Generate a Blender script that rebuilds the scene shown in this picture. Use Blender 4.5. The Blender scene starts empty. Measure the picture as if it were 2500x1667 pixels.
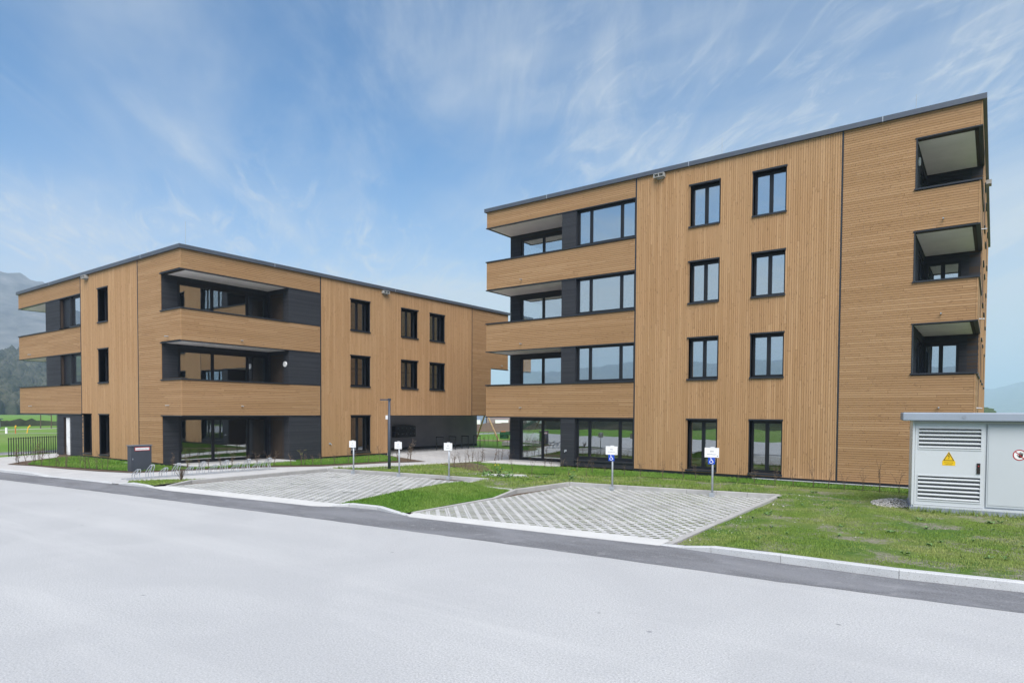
import bpy, bmesh, math, random
import numpy as np
from mathutils import Vector, Matrix, noise as mnoise
R = math.radians
rnd = random.Random(7)
nrs = np.random.RandomState(11)
scene = bpy.context.scene
COL = scene.collection

# ------------------------------------------------------------------ camera
cam_d = bpy.data.cameras.new('camera')
cam = bpy.data.objects.new('camera', cam_d)
COL.objects.link(cam)
YAW, PITCH, ROLL = R(36.509), R(-1.697), R(0.321)
d_ = Vector((-math.sin(YAW) * math.cos(PITCH), math.cos(YAW) * math.cos(PITCH), math.sin(PITCH)))
r_ = Vector((math.cos(YAW), math.sin(YAW), 0))
u_ = r_.cross(d_)
r2 = r_ * math.cos(ROLL) + u_ * math.sin(ROLL)
u2 = u_ * math.cos(ROLL) - r_ * math.sin(ROLL)
cam.matrix_world = Matrix(((r2.x, u2.x, -d_.x, 0), (r2.y, u2.y, -d_.y, 0), (r2.z, u2.z, -d_.z, 2.47), (0, 0, 0, 1)))
cam_d.sensor_width = 36
cam_d.lens = 1589.38 / 2500 * 36
cam_d.shift_y = 220.96 / 2500
cam_d.clip_start = 0.1
cam_d.clip_end = 30000
scene.camera = cam

# ------------------------------------------------------------------ sky, sun, exposure
SUN_EL, SUN_AZ = R(50), R(138)          # compass azimuth measured clockwise from +Y
world = bpy.data.worlds.new('World')
scene.world = world
world.use_nodes = True
nt = world.node_tree
nt.nodes.clear()


def N(tree, typ, **kw):
    n = tree.nodes.new(typ)
    for k, v in kw.items():
        if k == 'inputs':
            for i, val in v.items():
                n.inputs[i].default_value = val
        else:
            setattr(n, k, v)
    return n


def build_sky():
    L = nt.links.new
    out = N(nt, 'ShaderNodeOutputWorld')
    bg = N(nt, 'ShaderNodeBackground', inputs={'Strength': 0.125})
    sky = N(nt, 'ShaderNodeTexSky', sky_type='NISHITA', sun_disc=False, sun_elevation=SUN_EL,
            sun_rotation=SUN_AZ, altitude=500, air_density=1.15, dust_density=0.5, ozone_density=2.2)
    tc = N(nt, 'ShaderNodeTexCoord')
    sep = N(nt, 'ShaderNodeSeparateXYZ')
    L(tc.outputs['Generated'], sep.inputs[0])
    zc = N(nt, 'ShaderNodeMath', operation='MAXIMUM', inputs={1: 0.0})
    L(sep.outputs['Z'], zc.inputs[0])
    za = N(nt, 'ShaderNodeMath', operation='ADD', inputs={1: 0.16})
    L(zc.outputs[0], za.inputs[0])
    comb = N(nt, 'ShaderNodeCombineXYZ')
    for i, ax in enumerate('XY'):
        dv = N(nt, 'ShaderNodeMath', operation='DIVIDE')
        L(sep.outputs[ax], dv.inputs[0]); L(za.outputs[0], dv.inputs[1])
        L(dv.outputs[0], comb.inputs[i])

    def layer(rot, scl, nscale, detail, rough, dist, lo, hi, loc=(0, 0, 0)):
        rt = N(nt, 'ShaderNodeMapping', inputs={'Rotation': (0, 0, R(rot))})
        L(comb.outputs[0], rt.inputs[0])
        mp = N(nt, 'ShaderNodeMapping', inputs={'Scale': scl, 'Location': loc})
        L(rt.outputs[0], mp.inputs[0])
        nz = N(nt, 'ShaderNodeTexNoise', inputs={'Scale': nscale, 'Detail': detail, 'Roughness': rough, 'Distortion': dist})
        L(mp.outputs[0], nz.inputs['Vector'])
        mr = N(nt, 'ShaderNodeMapRange', interpolation_type='SMOOTHSTEP', inputs={1: lo, 2: hi, 3: 0.0, 4: 1.0})
        L(nz.outputs['Fac'], mr.inputs[0])
        return mr.outputs[0]

    def mul(a, b):
        n = N(nt, 'ShaderNodeMath', operation='MULTIPLY')
        for i, v in enumerate((a, b)):
            if isinstance(v, float): n.inputs[i].default_value = v
            else: L(v, n.inputs[i])
        return n.outputs[0]

    def add(a, b):
        n = N(nt, 'ShaderNodeMath', operation='ADD'); L(a, n.inputs[0]); L(b, n.inputs[1]); return n.outputs[0]
    wisp = layer(CL[0], (0.40, 1.7, 1), 1.35, 11, 0.63, 1.1, 0.45, 0.80, CL[1])      # long cirrus streaks
    fine = layer(CL[2], (0.7, 1.9, 1), 4.6, 9, 0.66, 1.8, 0.45, 0.74, (0.4, 5.2, 2))   # small broken flecks
    veil = layer(CL[3], (0.6, 0.8, 1), 0.75, 6, 0.58, 0.6, 0.40, 0.68, CL[4])        # broad thin veil
    patch = layer(10, (1, 1, 1), 0.9, 3, 0.5, 0.0, 0.42, 0.62, (4.0, 9.0, 1))
    m = add(add(mul(wisp, 0.50), mul(mul(fine, patch), 0.42)), mul(veil, 0.58))
    # thin high cloud thickens towards the horizon, where one looks through more of it
    hz = N(nt, 'ShaderNodeMapRange', interpolation_type='SMOOTHSTEP', inputs={1: 0.38, 2: 0.0, 3: 0.0, 4: 0.92})
    L(zc.outputs[0], hz.inputs[0])
    m4 = add(m, hz.outputs[0])
    m5 = N(nt, 'ShaderNodeMath', operation='MINIMUM', inputs={1: 0.92}); L(m4, m5.inputs[0])
    mix = N(nt, 'ShaderNodeMix', data_type='RGBA')
    mix.inputs['B'].default_value = (3.8, 4.05, 4.3, 1)
    tint = N(nt, 'ShaderNodeMix', data_type='RGBA', blend_type='MULTIPLY', inputs={0: 1.0})
    tint.inputs['B'].default_value = (0.37, 0.62, 0.80, 1)
    L(sky.outputs[0], tint.inputs['A'])
    L(m5.outputs[0], mix.inputs['Factor']); L(tint.outputs['Result'], mix.inputs['A'])
    L(mix.outputs['Result'], bg.inputs['Color']); L(bg.outputs[0], out.inputs[0])


CL = (58, (1.0, 4.7, 0), 35, 30, (2.3, 8.2, 4))
build_sky()
sun_d = bpy.data.lights.new('sun', 'SUN')
sun_d.energy = 3.8
sun_d.angle = R(48)
sun_d.color = (1.0, 0.935, 0.85)
sun = bpy.data.objects.new('sun', sun_d)
COL.objects.link(sun)
sdir = Vector((math.sin(SUN_AZ) * math.cos(SUN_EL), math.cos(SUN_AZ) * math.cos(SUN_EL), math.sin(SUN_EL)))
sun.rotation_euler = sdir.to_track_quat('Z', 'Y').to_euler()
sun.location = sdir * 60
vs = scene.view_settings
vs.view_transform = 'Standard'
vs.look = 'None'
vs.exposure = 0.58
vs.gamma = 1
vs.use_curve_mapping = False
scene.cycles.use_denoising = True
scene.cycles.max_bounces = 8
scene.cycles.volume_bounces = 2
scene.cycles.transparent_max_bounces = 12
scene.cycles.caustics_reflective = False
scene.cycles.caustics_refractive = False

# ------------------------------------------------------------------ materials
MATS = {}


class MT:
    """small helper round a node material"""
    def __init__(s, name, rough=0.7, metal=0.0, spec=0.35):
        s.m = bpy.data.materials.new(name); s.m.use_nodes = True
        s.t = s.m.node_tree; s.t.nodes.clear()
        s.out = N(s.t, 'ShaderNodeOutputMaterial')
        s.b = N(s.t, 'ShaderNodeBsdfPrincipled')
        s.b.inputs['Roughness'].default_value = rough
        s.b.inputs['Metallic'].default_value = metal
        s.b.inputs['Specular IOR Level'].default_value = spec
        s.L(s.b.outputs[0], s.out.inputs[0])
        s.geo = N(s.t, 'ShaderNodeNewGeometry')
        MATS[name] = s.m

    def L(s, a, b): s.t.links.new(a, b)

    def math(s, op, a, b=None, c=None):
        n = N(s.t, 'ShaderNodeMath', operation=op)
        for i, v in enumerate((a, b, c)):
            if v is None: continue
            if isinstance(v, (int, float)): n.inputs[i].default_value = v
            else: s.L(v, n.inputs[i])
        return n.outputs[0]

    def noise(s, scale, detail=4, rough=0.55, dist=0.0, scl=(1, 1, 1), vec=None):
        mp = N(s.t, 'ShaderNodeMapping', inputs={'Scale': scl})
        s.L(vec or s.geo.outputs['Position'], mp.inputs[0])
        nz = N(s.t, 'ShaderNodeTexNoise', inputs={'Scale': scale, 'Detail': detail, 'Roughness': rough, 'Distortion': dist})
        s.L(mp.outputs[0], nz.inputs['Vector'])
        return nz.outputs['Fac']

    def ramp(s, fac, stops):
        n = N(s.t, 'ShaderNodeValToRGB')
        e = n.color_ramp.elements
        while len(e) < len(stops): e.new(0.5)
        for el, (p, c) in zip(e, stops):
            el.position = p; el.color = (*c, 1)
        s.L(fac, n.inputs[0])
        return n.outputs[0]

    def mix(s, fac, a, b, typ='MIX'):
        n = N(s.t, 'ShaderNodeMix', data_type='RGBA', blend_type=typ)
        for k, v in (('Factor', fac), ('A', a), ('B', b)):
            if isinstance(v, (int, float)): n.inputs[k].default_value = v
            elif isinstance(v, tuple): n.inputs[k].default_value = (*v, 1)
            else: s.L(v, n.inputs[k])
        return n.outputs['Result']

    def mr(s, v, a, b, c=0.0, d=1.0, smooth=True):
        n = N(s.t, 'ShaderNodeMapRange', interpolation_type='SMOOTHSTEP' if smooth else 'LINEAR', inputs={1: a, 2: b, 3: c, 4: d})
        s.L(v, n.inputs[0]); return n.outputs[0]

    def col(s, c):
        if isinstance(c, tuple): s.b.inputs['Base Color'].default_value = (*c, 1)
        else: s.L(c, s.b.inputs['Base Color'])
        return s

    def bump(s, h, strength, dist=0.02):
        n = N(s.t, 'ShaderNodeBump', inputs={'Strength': strength, 'Distance': dist})
        s.L(h, n.inputs['Height']); s.L(n.outputs[0], s.b.inputs['Normal']); return s


def plain(name, c, rough=0.6, metal=0.0, var=0.12, scale=3.0, spec=0.35, grime=None):
    t = MT(name, rough, metal, spec)
    n = t.noise(scale, 5, 0.6)
    lo = tuple(x * (1 - var) for x in c); hi = tuple(min(1, x * (1 + var)) for x in c)
    t.col(t.ramp(n, [(0.3, lo), (0.7, hi)]))
    return t.m


def wood(name, axis, dark=False, pitch=0.08):
    """cladding boards: one tint for each board, grain along it, knots, butt joints"""
    t = MT(name, 0.78, 0, 0.25)
    sp = N(t.t, 'ShaderNodeSeparateXYZ'); t.L(t.geo.outputs['Position'], sp.inputs[0])
    X, Y, Zc = sp.outputs
    if axis == 'z':
        c = Zc; l = t.math('ADD', X, Y)
    elif axis == 'x':
        c = X; l = Zc
    else:
        c = Y; l = Zc
    idx = t.math('FLOOR', t.math('DIVIDE', c, pitch))
    wn = N(t.t, 'ShaderNodeTexWhiteNoise', noise_dimensions='1D'); t.L(idx, wn.inputs['W'])
    seg = t.math('FLOOR', t.math('ADD', t.math('DIVIDE', l, 3.9), t.math('MULTIPLY', wn.outputs['Value'], 9.0)))
    wn2 = N(t.t, 'ShaderNodeTexWhiteNoise', noise_dimensions='2D')
    cb = N(t.t, 'ShaderNodeCombineXYZ'); t.L(idx, cb.inputs[0]); t.L(seg, cb.inputs[1]); t.L(cb.outputs[0], wn2.inputs['Vector'])
    cg = N(t.t, 'ShaderNodeCombineXYZ')
    t.L(t.math('MULTIPLY', l, 1.3), cg.inputs[0]); t.L(t.math('MULTIPLY', c, 55.0), cg.inputs[1]); t.L(t.math('MULTIPLY', wn2.outputs['Value'], 30), cg.inputs[2])
    grain = t.noise(1.0, 5, 0.65, 0.8, vec=cg.outputs[0])
    ck = N(t.t, 'ShaderNodeCombineXYZ')
    t.L(t.math('MULTIPLY', l, 2.6), ck.inputs[0]); t.L(t.math('MULTIPLY', c, 14.0), ck.inputs[1]); t.L(idx, ck.inputs[2])
    vo = N(t.t, 'ShaderNodeTexVoronoi', inputs={'Scale': 1.0}); t.L(ck.outputs[0], vo.inputs['Vector'])
    knot = t.mr(vo.outputs['Distance'], 0.10, 0.20, 1.0, 0.0)
    big = t.noise(0.35, 3, 0.5)
    if dark:
        base = t.ramp(wn2.outputs['Value'], [(0.0, (0.022, 0.024, 0.030)), (1.0, (0.040, 0.043, 0.051))])
        col = t.mix(t.math('MULTIPLY', grain, 0.5), base, (0.064, 0.068, 0.080))
    else:
        k = 1.0 if axis == 'z' else 1.14      # vertical boards get a lighter tone
        sc = lambda c: tuple(v * k for v in c)
        base = t.ramp(wn2.outputs['Value'], [(0.0, sc((0.352, 0.206, 0.100))), (0.35, sc((0.380, 0.224, 0.111))),
                                             (0.7, sc((0.398, 0.236, 0.119))), (1.0, sc((0.440, 0.270, 0.142)))])
        col = t.mix(t.mr(grain, 0.42, 0.75, 0.0, 0.42), base, (0.235, 0.130, 0.058))
        col = t.mix(t.math('MULTIPLY', knot, 0.55), col, (0.150, 0.080, 0.040))
        fr_ = t.math('FRACT', t.math('ADD', t.math('DIVIDE', l, 3.9), t.math('MULTIPLY', wn.outputs['Value'], 9.0)))
        col = t.mix(t.mr(fr_, 0.0015, 0.0035, 0.8, 0.0), col, (0.10, 0.055, 0.028))
        col = t.mix(t.mr(big, 0.35, 0.7, 0.0, 0.18), col, sc((0.41, 0.27, 0.15)))
    t.col(col).bump(grain, 0.25, 0.004)
    return t.m


wood('wood_horizontal', 'z'); wood('wood_vertical_x', 'x'); wood('wood_vertical_y', 'y')
wood('charcoal_boards', 'z', True, 0.055)
plain('membrane', (0.055, 0.039, 0.029), 0.9)
plain('anthracite', (0.022, 0.025, 0.032), 0.42, 0.0, 0.10, 2, 0.5)
plain('frame_dark', (0.010, 0.011, 0.015), 0.45, 0.0, 0.1, 2, 0.45)
plain('zinc', (0.105, 0.120, 0.150), 0.45, 0.35, 0.08, 1.2, 0.5)
plain('galvanised', (0.46, 0.49, 0.53), 0.45, 0.45, 0.12, 9)
plain('soffit_plaster', (0.90, 0.855, 0.865), 0.85, 0, 0.05, 1.5)
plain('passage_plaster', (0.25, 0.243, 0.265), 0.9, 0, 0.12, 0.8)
plain('balcony_floor', (0.74, 0.73, 0.71), 0.8, 0, 0.05, 2)
plain('room_wall', (0.55, 0.54, 0.50), 0.9, 0, 0.05, 1)
plain('room_floor', (0.22, 0.17, 0.12), 0.7, 0, 0.1, 2)
plain('roof_gravel', (0.22, 0.22, 0.21), 0.95, 0, 0.2, 6)
plain('station_white', (0.58, 0.61, 0.645), 0.38, 0, 0.03, 0.7, 0.5)
plain('station_panel', (0.53, 0.565, 0.605), 0.30, 0, 0.03, 0.7, 0.5)
plain('station_side_lit', (0.80, 0.82, 0.84), 0.40, 0, 0.03, 0.7, 0.5)  # paler copy of the station white: light on this side put into the colour
plain('station_roof', (0.30, 0.345, 0.42), 0.5, 0, 0.05, 1.0)
plain('station_plinth', (0.25, 0.285, 0.345), 0.75, 0, 0.08, 3)
plain('louvre_shade', (0.13, 0.135, 0.145), 0.6)
plain('sign_white', (0.85, 0.85, 0.86), 0.4, 0, 0.02)
plain('sign_blue', (0.012, 0.075, 0.52), 0.4, 0, 0.03)
plain('sign_yellow', (0.78, 0.50, 0.010), 0.45, 0, 0.05, 20)
plain('sign_red', (0.42, 0.035, 0.045), 0.45, 0, 0.03)
plain('print_black', (0.018, 0.014, 0.012), 0.6, 0, 0.03)
plain('print_grey', (0.12, 0.13, 0.15), 0.6, 0, 0.03)
plain('cabinet_grey', (0.052, 0.060, 0.076), 0.5, 0, 0.08, 2)
plain('cabinet_cap', (0.15, 0.165, 0.20), 0.5, 0, 0.06, 2)
plain('lamp_post_grey', (0.062, 0.075, 0.105), 0.45, 0.1, 0.08, 2)
plain('nest_concrete', (0.34, 0.34, 0.335), 0.9, 0, 0.1, 8)
plain('timber_pole', (0.42, 0.30, 0.17), 0.8, 0, 0.25, 5)
plain('slide_green', (0.018, 0.085, 0.040), 0.4, 0, 0.1, 2)
plain('orange_paint', (0.55, 0.13, 0.035), 0.5)
plain('yellow_paint', (0.75, 0.42, 0.02), 0.5)
plain('white_paint', (0.80, 0.80, 0.80), 0.55)
plain('twig', (0.115, 0.085, 0.062), 0.9, 0, 0.3, 9)
plain('dry_leaf', (0.165, 0.120, 0.080), 0.85, 0, 0.35, 30)
plain('bud_green', (0.20, 0.235, 0.045), 0.8, 0, 0.35, 30)
plain('weed_leaf', (0.125, 0.225, 0.070), 0.7, 0, 0.3, 12)
plain('flower_yellow', (0.80, 0.58, 0.02), 0.6, 0, 0.1, 12)
plain('stone', (0.48, 0.46, 0.44), 0.9, 0, 0.35, 14)
plain('far_hall_blue', (0.20, 0.26, 0.36), 0.6, 0, 0.05, 0.2)
plain('far_hall_red', (0.26, 0.205, 0.20), 0.8, 0, 0.15, 0.6)
plain('far_roof', (0.34, 0.25, 0.12), 0.8, 0, 0.1, 0.5)
plain('far_window', (0.05, 0.07, 0.11), 0.2)
plain('path_gravel', (0.48, 0.46, 0.42), 0.95, 0, 0.1, 1.0)
plain('brown_path', (0.25, 0.155, 0.125), 0.95, 0, 0.15, 1.0)
plain('gravel_strip', (0.33, 0.36, 0.40), 0.95, 0, 0.3, 30)


def glass(name, base):
    t = MT(name, 0.0)
    t.t.nodes.remove(t.b)
    gl = N(t.t, 'ShaderNodeBsdfGlossy', inputs={'Roughness': 0.0, 'Color': (0.90, 0.93, 0.96, 1)})
    # faint unevenness of real panes
    nz = t.noise(0.9, 2, 0.5)
    bp = N(t.t, 'ShaderNodeBump', inputs={'Strength': 0.03, 'Distance': 0.05})
    t.L(nz, bp.inputs['Height']); t.L(bp.outputs[0], gl.inputs['Normal'])
    tr = N(t.t, 'ShaderNodeBsdfTransparent', inputs={'Color': (0.62, 0.68, 0.67, 1)})
    fr = N(t.t, 'ShaderNodeFresnel', inputs={'IOR': 1.5})
    f = t.math('MINIMUM', t.math('MULTIPLY_ADD', fr.outputs[0], 0.9, base), 0.95)
    mx = N(t.t, 'ShaderNodeMixShader')
    t.L(f, mx.inputs[0]); t.L(tr.outputs[0], mx.inputs[1]); t.L(gl.outputs[0], mx.inputs[2]); t.L(mx.outputs[0], t.out.inputs[0])


glass('window_glass', 0.56)
glass('terrace_glass', 0.36)


def road_mats():
    # old light road: pale worn aggregate, broad blotches, faint tyre bands
    t = MT('road_surface', 0.85, 0, 0.3)
    fine = t.noise(48, 4, 0.8); mid = t.noise(19, 4, 0.72); big = t.noise(0.30, 5, 0.6, 0.8); pat = t.noise(1.3, 5, 0.65, 0.6)
    str_ = t.noise(0.5, 5, 0.62, 0.5, (0.10, 1.3, 1))
    c = t.ramp(fine, [(0.30, (0.20, 0.20, 0.205)), (0.42, (0.385, 0.39, 0.40)), (0.55, (0.495, 0.50, 0.508)), (0.72, (0.685, 0.685, 0.685))])
    c = t.mix(t.mr(mid, 0.30, 0.45, 0.40, 0.0), c, (0.25, 0.252, 0.26))
    c = t.mix(t.mr(big, 0.40, 0.62, 0.0, 0.30), c, (0.36, 0.365, 0.38))
    c = t.mix(t.mr(pat, 0.50, 0.70, 0.0, 0.14), c, (0.385, 0.39, 0.40))
    c = t.mix(t.mr(str_, 0.50, 0.70, 0.0, 0.30), c, (0.61, 0.61, 0.605))
    vo = N(t.t, 'ShaderNodeTexVoronoi', inputs={'Scale': 1.1, 'Randomness': 1.0}); t.L(t.geo.outputs['Position'], vo.inputs['Vector'])
    c = t.mix(t.mr(vo.outputs['Distance'], 0.02, 0.045, 0.6, 0.0), c, (0.15, 0.155, 0.165))
    t.col(c).bump(fine, 0.18, 0.004)
    # newer dark asphalt strip with dusty patches
    t = MT('asphalt_strip', 0.85, 0, 0.3)
    fine = t.noise(34, 4, 0.8); big = t.noise(0.9, 5, 0.6, 0.5, (0.5, 1.4, 1)); dust = t.noise(3.2, 5, 0.68)
    c = t.ramp(fine, [(0.3, (0.075, 0.077, 0.085)), (0.5, (0.150, 0.153, 0.166)), (0.7, (0.250, 0.254, 0.27))])
    c = t.mix(t.mr(big, 0.36, 0.66, 0.0, 0.65), c, (0.24, 0.245, 0.265))
    c = t.mix(t.mr(dust, 0.54, 0.72, 0.0, 0.45), c, (0.34, 0.34, 0.35))
    t.col(c).bump(fine, 0.35, 0.004)
    # pale concrete of bands, path and kerbs
    for nm, lo, hi in (('concrete_band', (0.53, 0.53, 0.525), (0.66, 0.66, 0.65)), ('path_concrete', (0.43, 0.43, 0.435), (0.55, 0.55, 0.55)),
                       ('kerb_concrete', (0.32, 0.315, 0.31), (0.47, 0.465, 0.455)), ('kerb_street', (0.45, 0.465, 0.48), (0.62, 0.63, 0.64)),
                       ('paver_concrete', (0.42, 0.42, 0.425), (0.60, 0.60, 0.595)), ('slab_concrete', (0.46, 0.455, 0.455), (0.58, 0.575, 0.57))):
        t = MT(nm, 0.88, 0, 0.3)
        fine = t.noise(90, 3, 0.7); big = t.noise(1.3, 5, 0.6)
        f = t.math('MULTIPLY_ADD', fine, 0.55, t.math('MULTIPLY', big, 0.45))
        c = t.ramp(f, [(0.36, lo), (0.64, hi)])
        if nm == 'paver_concrete':
            oi = N(t.t, 'ShaderNodeObjectInfo'); st = t.noise(0.8, 5, 0.65, 0.5)
            c = t.mix(t.math('MULTIPLY', oi.outputs['Random'], 0.35), c, (0.36, 0.36, 0.36))
            c = t.mix(t.mr(st, 0.52, 0.72, 0.0, 0.45), c, (0.30, 0.295, 0.285))
        if nm == 'kerb_street':
            pit = t.noise(60, 2, 0.6)
            c = t.mix(t.mr(pit, 0.32, 0.40, 0.7, 0.0), c, (0.22, 0.21, 0.20))
        t.col(c).bump(fine, 0.25, 0.004)
    # paved court by the passage
    t = MT('court_paving', 0.9, 0, 0.3)
    br = N(t.t, 'ShaderNodeTexBrick', inputs={'Scale': 1.0, 'Mortar Size': 0.012, 'Brick Width': 0.6, 'Row Height': 0.3,
                                            'Color1': (0.44, 0.44, 0.45, 1), 'Color2': (0.53, 0.53, 0.53, 1), 'Mortar': (0.28, 0.28, 0.28, 1)})
    t.L(t.geo.outputs['Position'], br.inputs['Vector'])
    t.col(t.mix(t.mr(t.noise(1.1, 4), 0.35, 0.7, 0, 0.3), br.outputs['Color'], (0.36, 0.36, 0.37)))


road_mats()


def green_mats():
    # soil and thin turf below the blades
    t = MT('lawn_ground', 0.95, 0, 0.15)
    a = t.noise(1.1, 5, 0.62, 0.3); b = t.noise(14, 4, 0.7); g = t.noise(60, 2, 0.7); yv = t.noise(0.35, 3)
    c = t.mix(t.mr(b, 0.35, 0.7), (0.050, 0.105, 0.018), (0.105, 0.185, 0.034))
    c = t.mix(t.mr(yv, 0.38, 0.65), c, (0.145, 0.185, 0.050))
    bare = t.math('MULTIPLY', t.mr(a, 0.47, 0.62), t.mr(b, 0.34, 0.56))
    c = t.mix(bare, c, t.ramp(g, [(0.3, (0.125, 0.105, 0.078)), (0.7, (0.34, 0.32, 0.28))]))
    t.col(c).bump(b, 0.5, 0.03)
    t = MT('fresh_turf_ground', 0.95, 0, 0.15)
    b = t.noise(11, 4, 0.7); yv = t.noise(0.5, 3)
    c = t.mix(t.mr(b, 0.3, 0.7), (0.040, 0.105, 0.014), (0.075, 0.165, 0.022))
    t.col(t.mix(t.mr(yv, 0.4, 0.7), c, (0.10, 0.175, 0.030))).bump(b, 0.4, 0.03)
    t = MT('mulch', 0.95, 0, 0.1)
    b = t.noise(45, 4, 0.75)
    t.col(t.ramp(b, [(0.3, (0.058, 0.042, 0.031)), (0.55, (0.145, 0.108, 0.080)), (0.75, (0.23, 0.18, 0.145))])).bump(b, 0.9, 0.03)
    for nm, c0, c1, c2 in (('grass_blade', (0.130, 0.215, 0.032), (0.200, 0.295, 0.054), (0.290, 0.320, 0.110)),
                           ('turf_blade', (0.085, 0.185, 0.023), (0.135, 0.255, 0.036), (0.185, 0.28, 0.056))):
        t = MT(nm, 0.75, 0, 0.2)
        big = t.noise(0.5, 4, 0.6); n2 = t.noise(9, 3, 0.7)
        c = t.mix(t.mr(n2, 0.3, 0.7), c0, c1)
        c = t.mix(t.mr(big, 0.40, 0.70), c, c2)
        t.col(c)
        t.b.inputs['Subsurface Weight'].default_value = 0.0
    t = MT('field_grass', 0.95, 0, 0.1)
    a = t.noise(0.05, 5, 0.6); b = t.noise(1.2, 4, 0.7); s = t.noise(0.012, 3, 0.6)
    c = t.mix(t.mr(a, 0.35, 0.65), (0.105, 0.215, 0.030), (0.150, 0.285, 0.042))
    c = t.mix(t.mr(b, 0.4, 0.8, 0, 0.4), c, (0.085, 0.155, 0.030))
    t.col(t.mix(t.mr(s, 0.5, 0.62, 0, 0.6), c, (0.19, 0.24, 0.085)))
    # woods far away: bare and budding crowns mixed with dark firs
    t = MT('far_forest', 1.0, 0, 0.0)
    a = t.noise(0.11, 6, 0.72); b = t.noise(0.006, 4, 0.6)
    c = t.ramp(a, [(0.32, (0.012, 0.018, 0.014)), (0.48, (0.040, 0.044, 0.032)), (0.62, (0.080, 0.078, 0.058)), (0.78, (0.085, 0.105, 0.045))])
    t.col(t.mix(t.mr(b, 0.54, 0.64, 0.0, 0.5), c, (0.13, 0.17, 0.07)))
    t = MT('far_rock_hazed', 1.0, 0, 0.0)
    a = t.noise(0.02, 6, 0.7)
    t.col(t.ramp(a, [(0.35, (0.085, 0.092, 0.098)), (0.6, (0.17, 0.172, 0.172)), (0.75, (0.28, 0.28, 0.28))]))  # rock greys raised, so part of the haze sits in the colour
    t = MT('far_leaf', 0.95, 0, 0.0)
    a = t.noise(1.5, 4, 0.7)
    t.col(t.ramp(a, [(0.3, (0.030, 0.050, 0.018)), (0.7, (0.085, 0.120, 0.040))]))


green_mats()

# ------------------------------------------------------------------ object helpers
WT = {}          # world translation of every object that is a parent


def tag(o, label=None, cat=None, group=None, kind=None, category=None):
    for k, v in (('label', label), ('category', cat or category), ('group', group), ('kind', kind)):
        if v: o[k] = v
    return o


def adopt(o, parent):
    if parent is not None:
        o.parent = parent
        o.matrix_parent_inverse = Matrix.Translation(-WT[parent.name])
    WT[o.name] = Vector(o.location)
    return o


def empty(name, loc, **kw):
    o = bpy.data.objects.new(name, None)
    o.empty_display_size = 0.3
    o.location = loc
    COL.objects.link(o)
    WT[o.name] = Vector(loc)
    return tag(o, **kw)


class MB:
    """collects quads, boxes and tubes; build() links them as one mesh object"""
    def __init__(s): s.v = []; s.f = []

    def quad(s, *p):
        n = len(s.v); s.v += [tuple(q) for q in p]; s.f.append(tuple(range(n, n + len(p))))
        return s

    def hexa(s, P):
        n = len(s.v); s.v += [tuple(p) for p in P]
        for f in ((0, 3, 2, 1), (4, 5, 6, 7), (0, 1, 5, 4), (1, 2, 6, 5), (2, 3, 7, 6), (3, 0, 4, 7)):
            s.f.append(tuple(n + i for i in f))
        return s

    def box(s, x0, x1, y0, y1, z0, z1):
        return s.hexa([(x0, y0, z0), (x1, y0, z0), (x1, y1, z0), (x0, y1, z0), (x0, y0, z1), (x1, y0, z1), (x1, y1, z1), (x0, y1, z1)])

    def prism(s, poly, z0, z1):
        n = len(s.v); k = len(poly)
        s.v += [(p[0], p[1], z0) for p in poly] + [(p[0], p[1], z1) for p in poly]
        s.f.append(tuple(n + i for i in range(k - 1, -1, -1))); s.f.append(tuple(n + k + i for i in range(k)))
        for i in range(k):
            j = (i + 1) % k; s.f.append((n + i, n + j, n + k + j, n + k + i))
        return s

    def tube(s, pts, r, seg=6, r1=None):
        pts = [Vector(p) for p in pts]; k = len(pts); rings = []
        up = None
        for i, p in enumerate(pts):
            t = (pts[min(i + 1, k - 1)] - pts[max(i - 1, 0)])
            t = t.normalized() if t.length > 1e-9 else Vector((0, 0, 1))
            if up is None: up = t.orthogonal().normalized()
            a = (up - t * up.dot(t)); a = a.normalized() if a.length > 1e-6 else t.orthogonal().normalized()
            up = a; b = t.cross(a)
            rr = r if r1 is None else r + (r1 - r) * i / max(1, k - 1)
            n = len(s.v)
            for j in range(seg):
                w = 2 * math.pi * j / seg
                s.v.append(tuple(p + (a * math.cos(w) + b * math.sin(w)) * rr))
            rings.append(n)
        for i in range(k - 1):
            for j in range(seg):
                q = (j + 1) % seg
                s.f.append((rings[i] + j, rings[i] + q, rings[i + 1] + q, rings[i + 1] + j))
        s.f.append(tuple(rings[0] + j for j in range(seg - 1, -1, -1))); s.f.append(tuple(rings[-1] + j for j in range(seg)))
        return s

    def mesh(s, name, mat):
        me = bpy.data.meshes.new(name); me.from_pydata(s.v, [], s.f); me.update()
        if mat: me.materials.append(MATS[mat])
        return me

    def each(s, name, mat, parent=None, **kw):
        """every box an object of its own"""
        for i in range(0, len(s.v), 8):
            m = MB(); m.hexa(s.v[i:i + 8]); m.build(name, mat, parent, **kw)

    def build(s, name, mat, parent=None, loc=(0, 0, 0), smooth=False, **kw):
        me = s.mesh(name, mat)
        if smooth:
            for p in me.polygons: p.use_smooth = True
        o = bpy.data.objects.new(name, me); o.location = loc
        COL.objects.link(o); adopt(o, parent)
        return tag(o, **kw)


def obj(name, me, parent=None, loc=(0, 0, 0), **kw):
    o = bpy.data.objects.new(name, me); o.location = loc
    COL.objects.link(o); adopt(o, parent)
    return tag(o, **kw)


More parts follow.
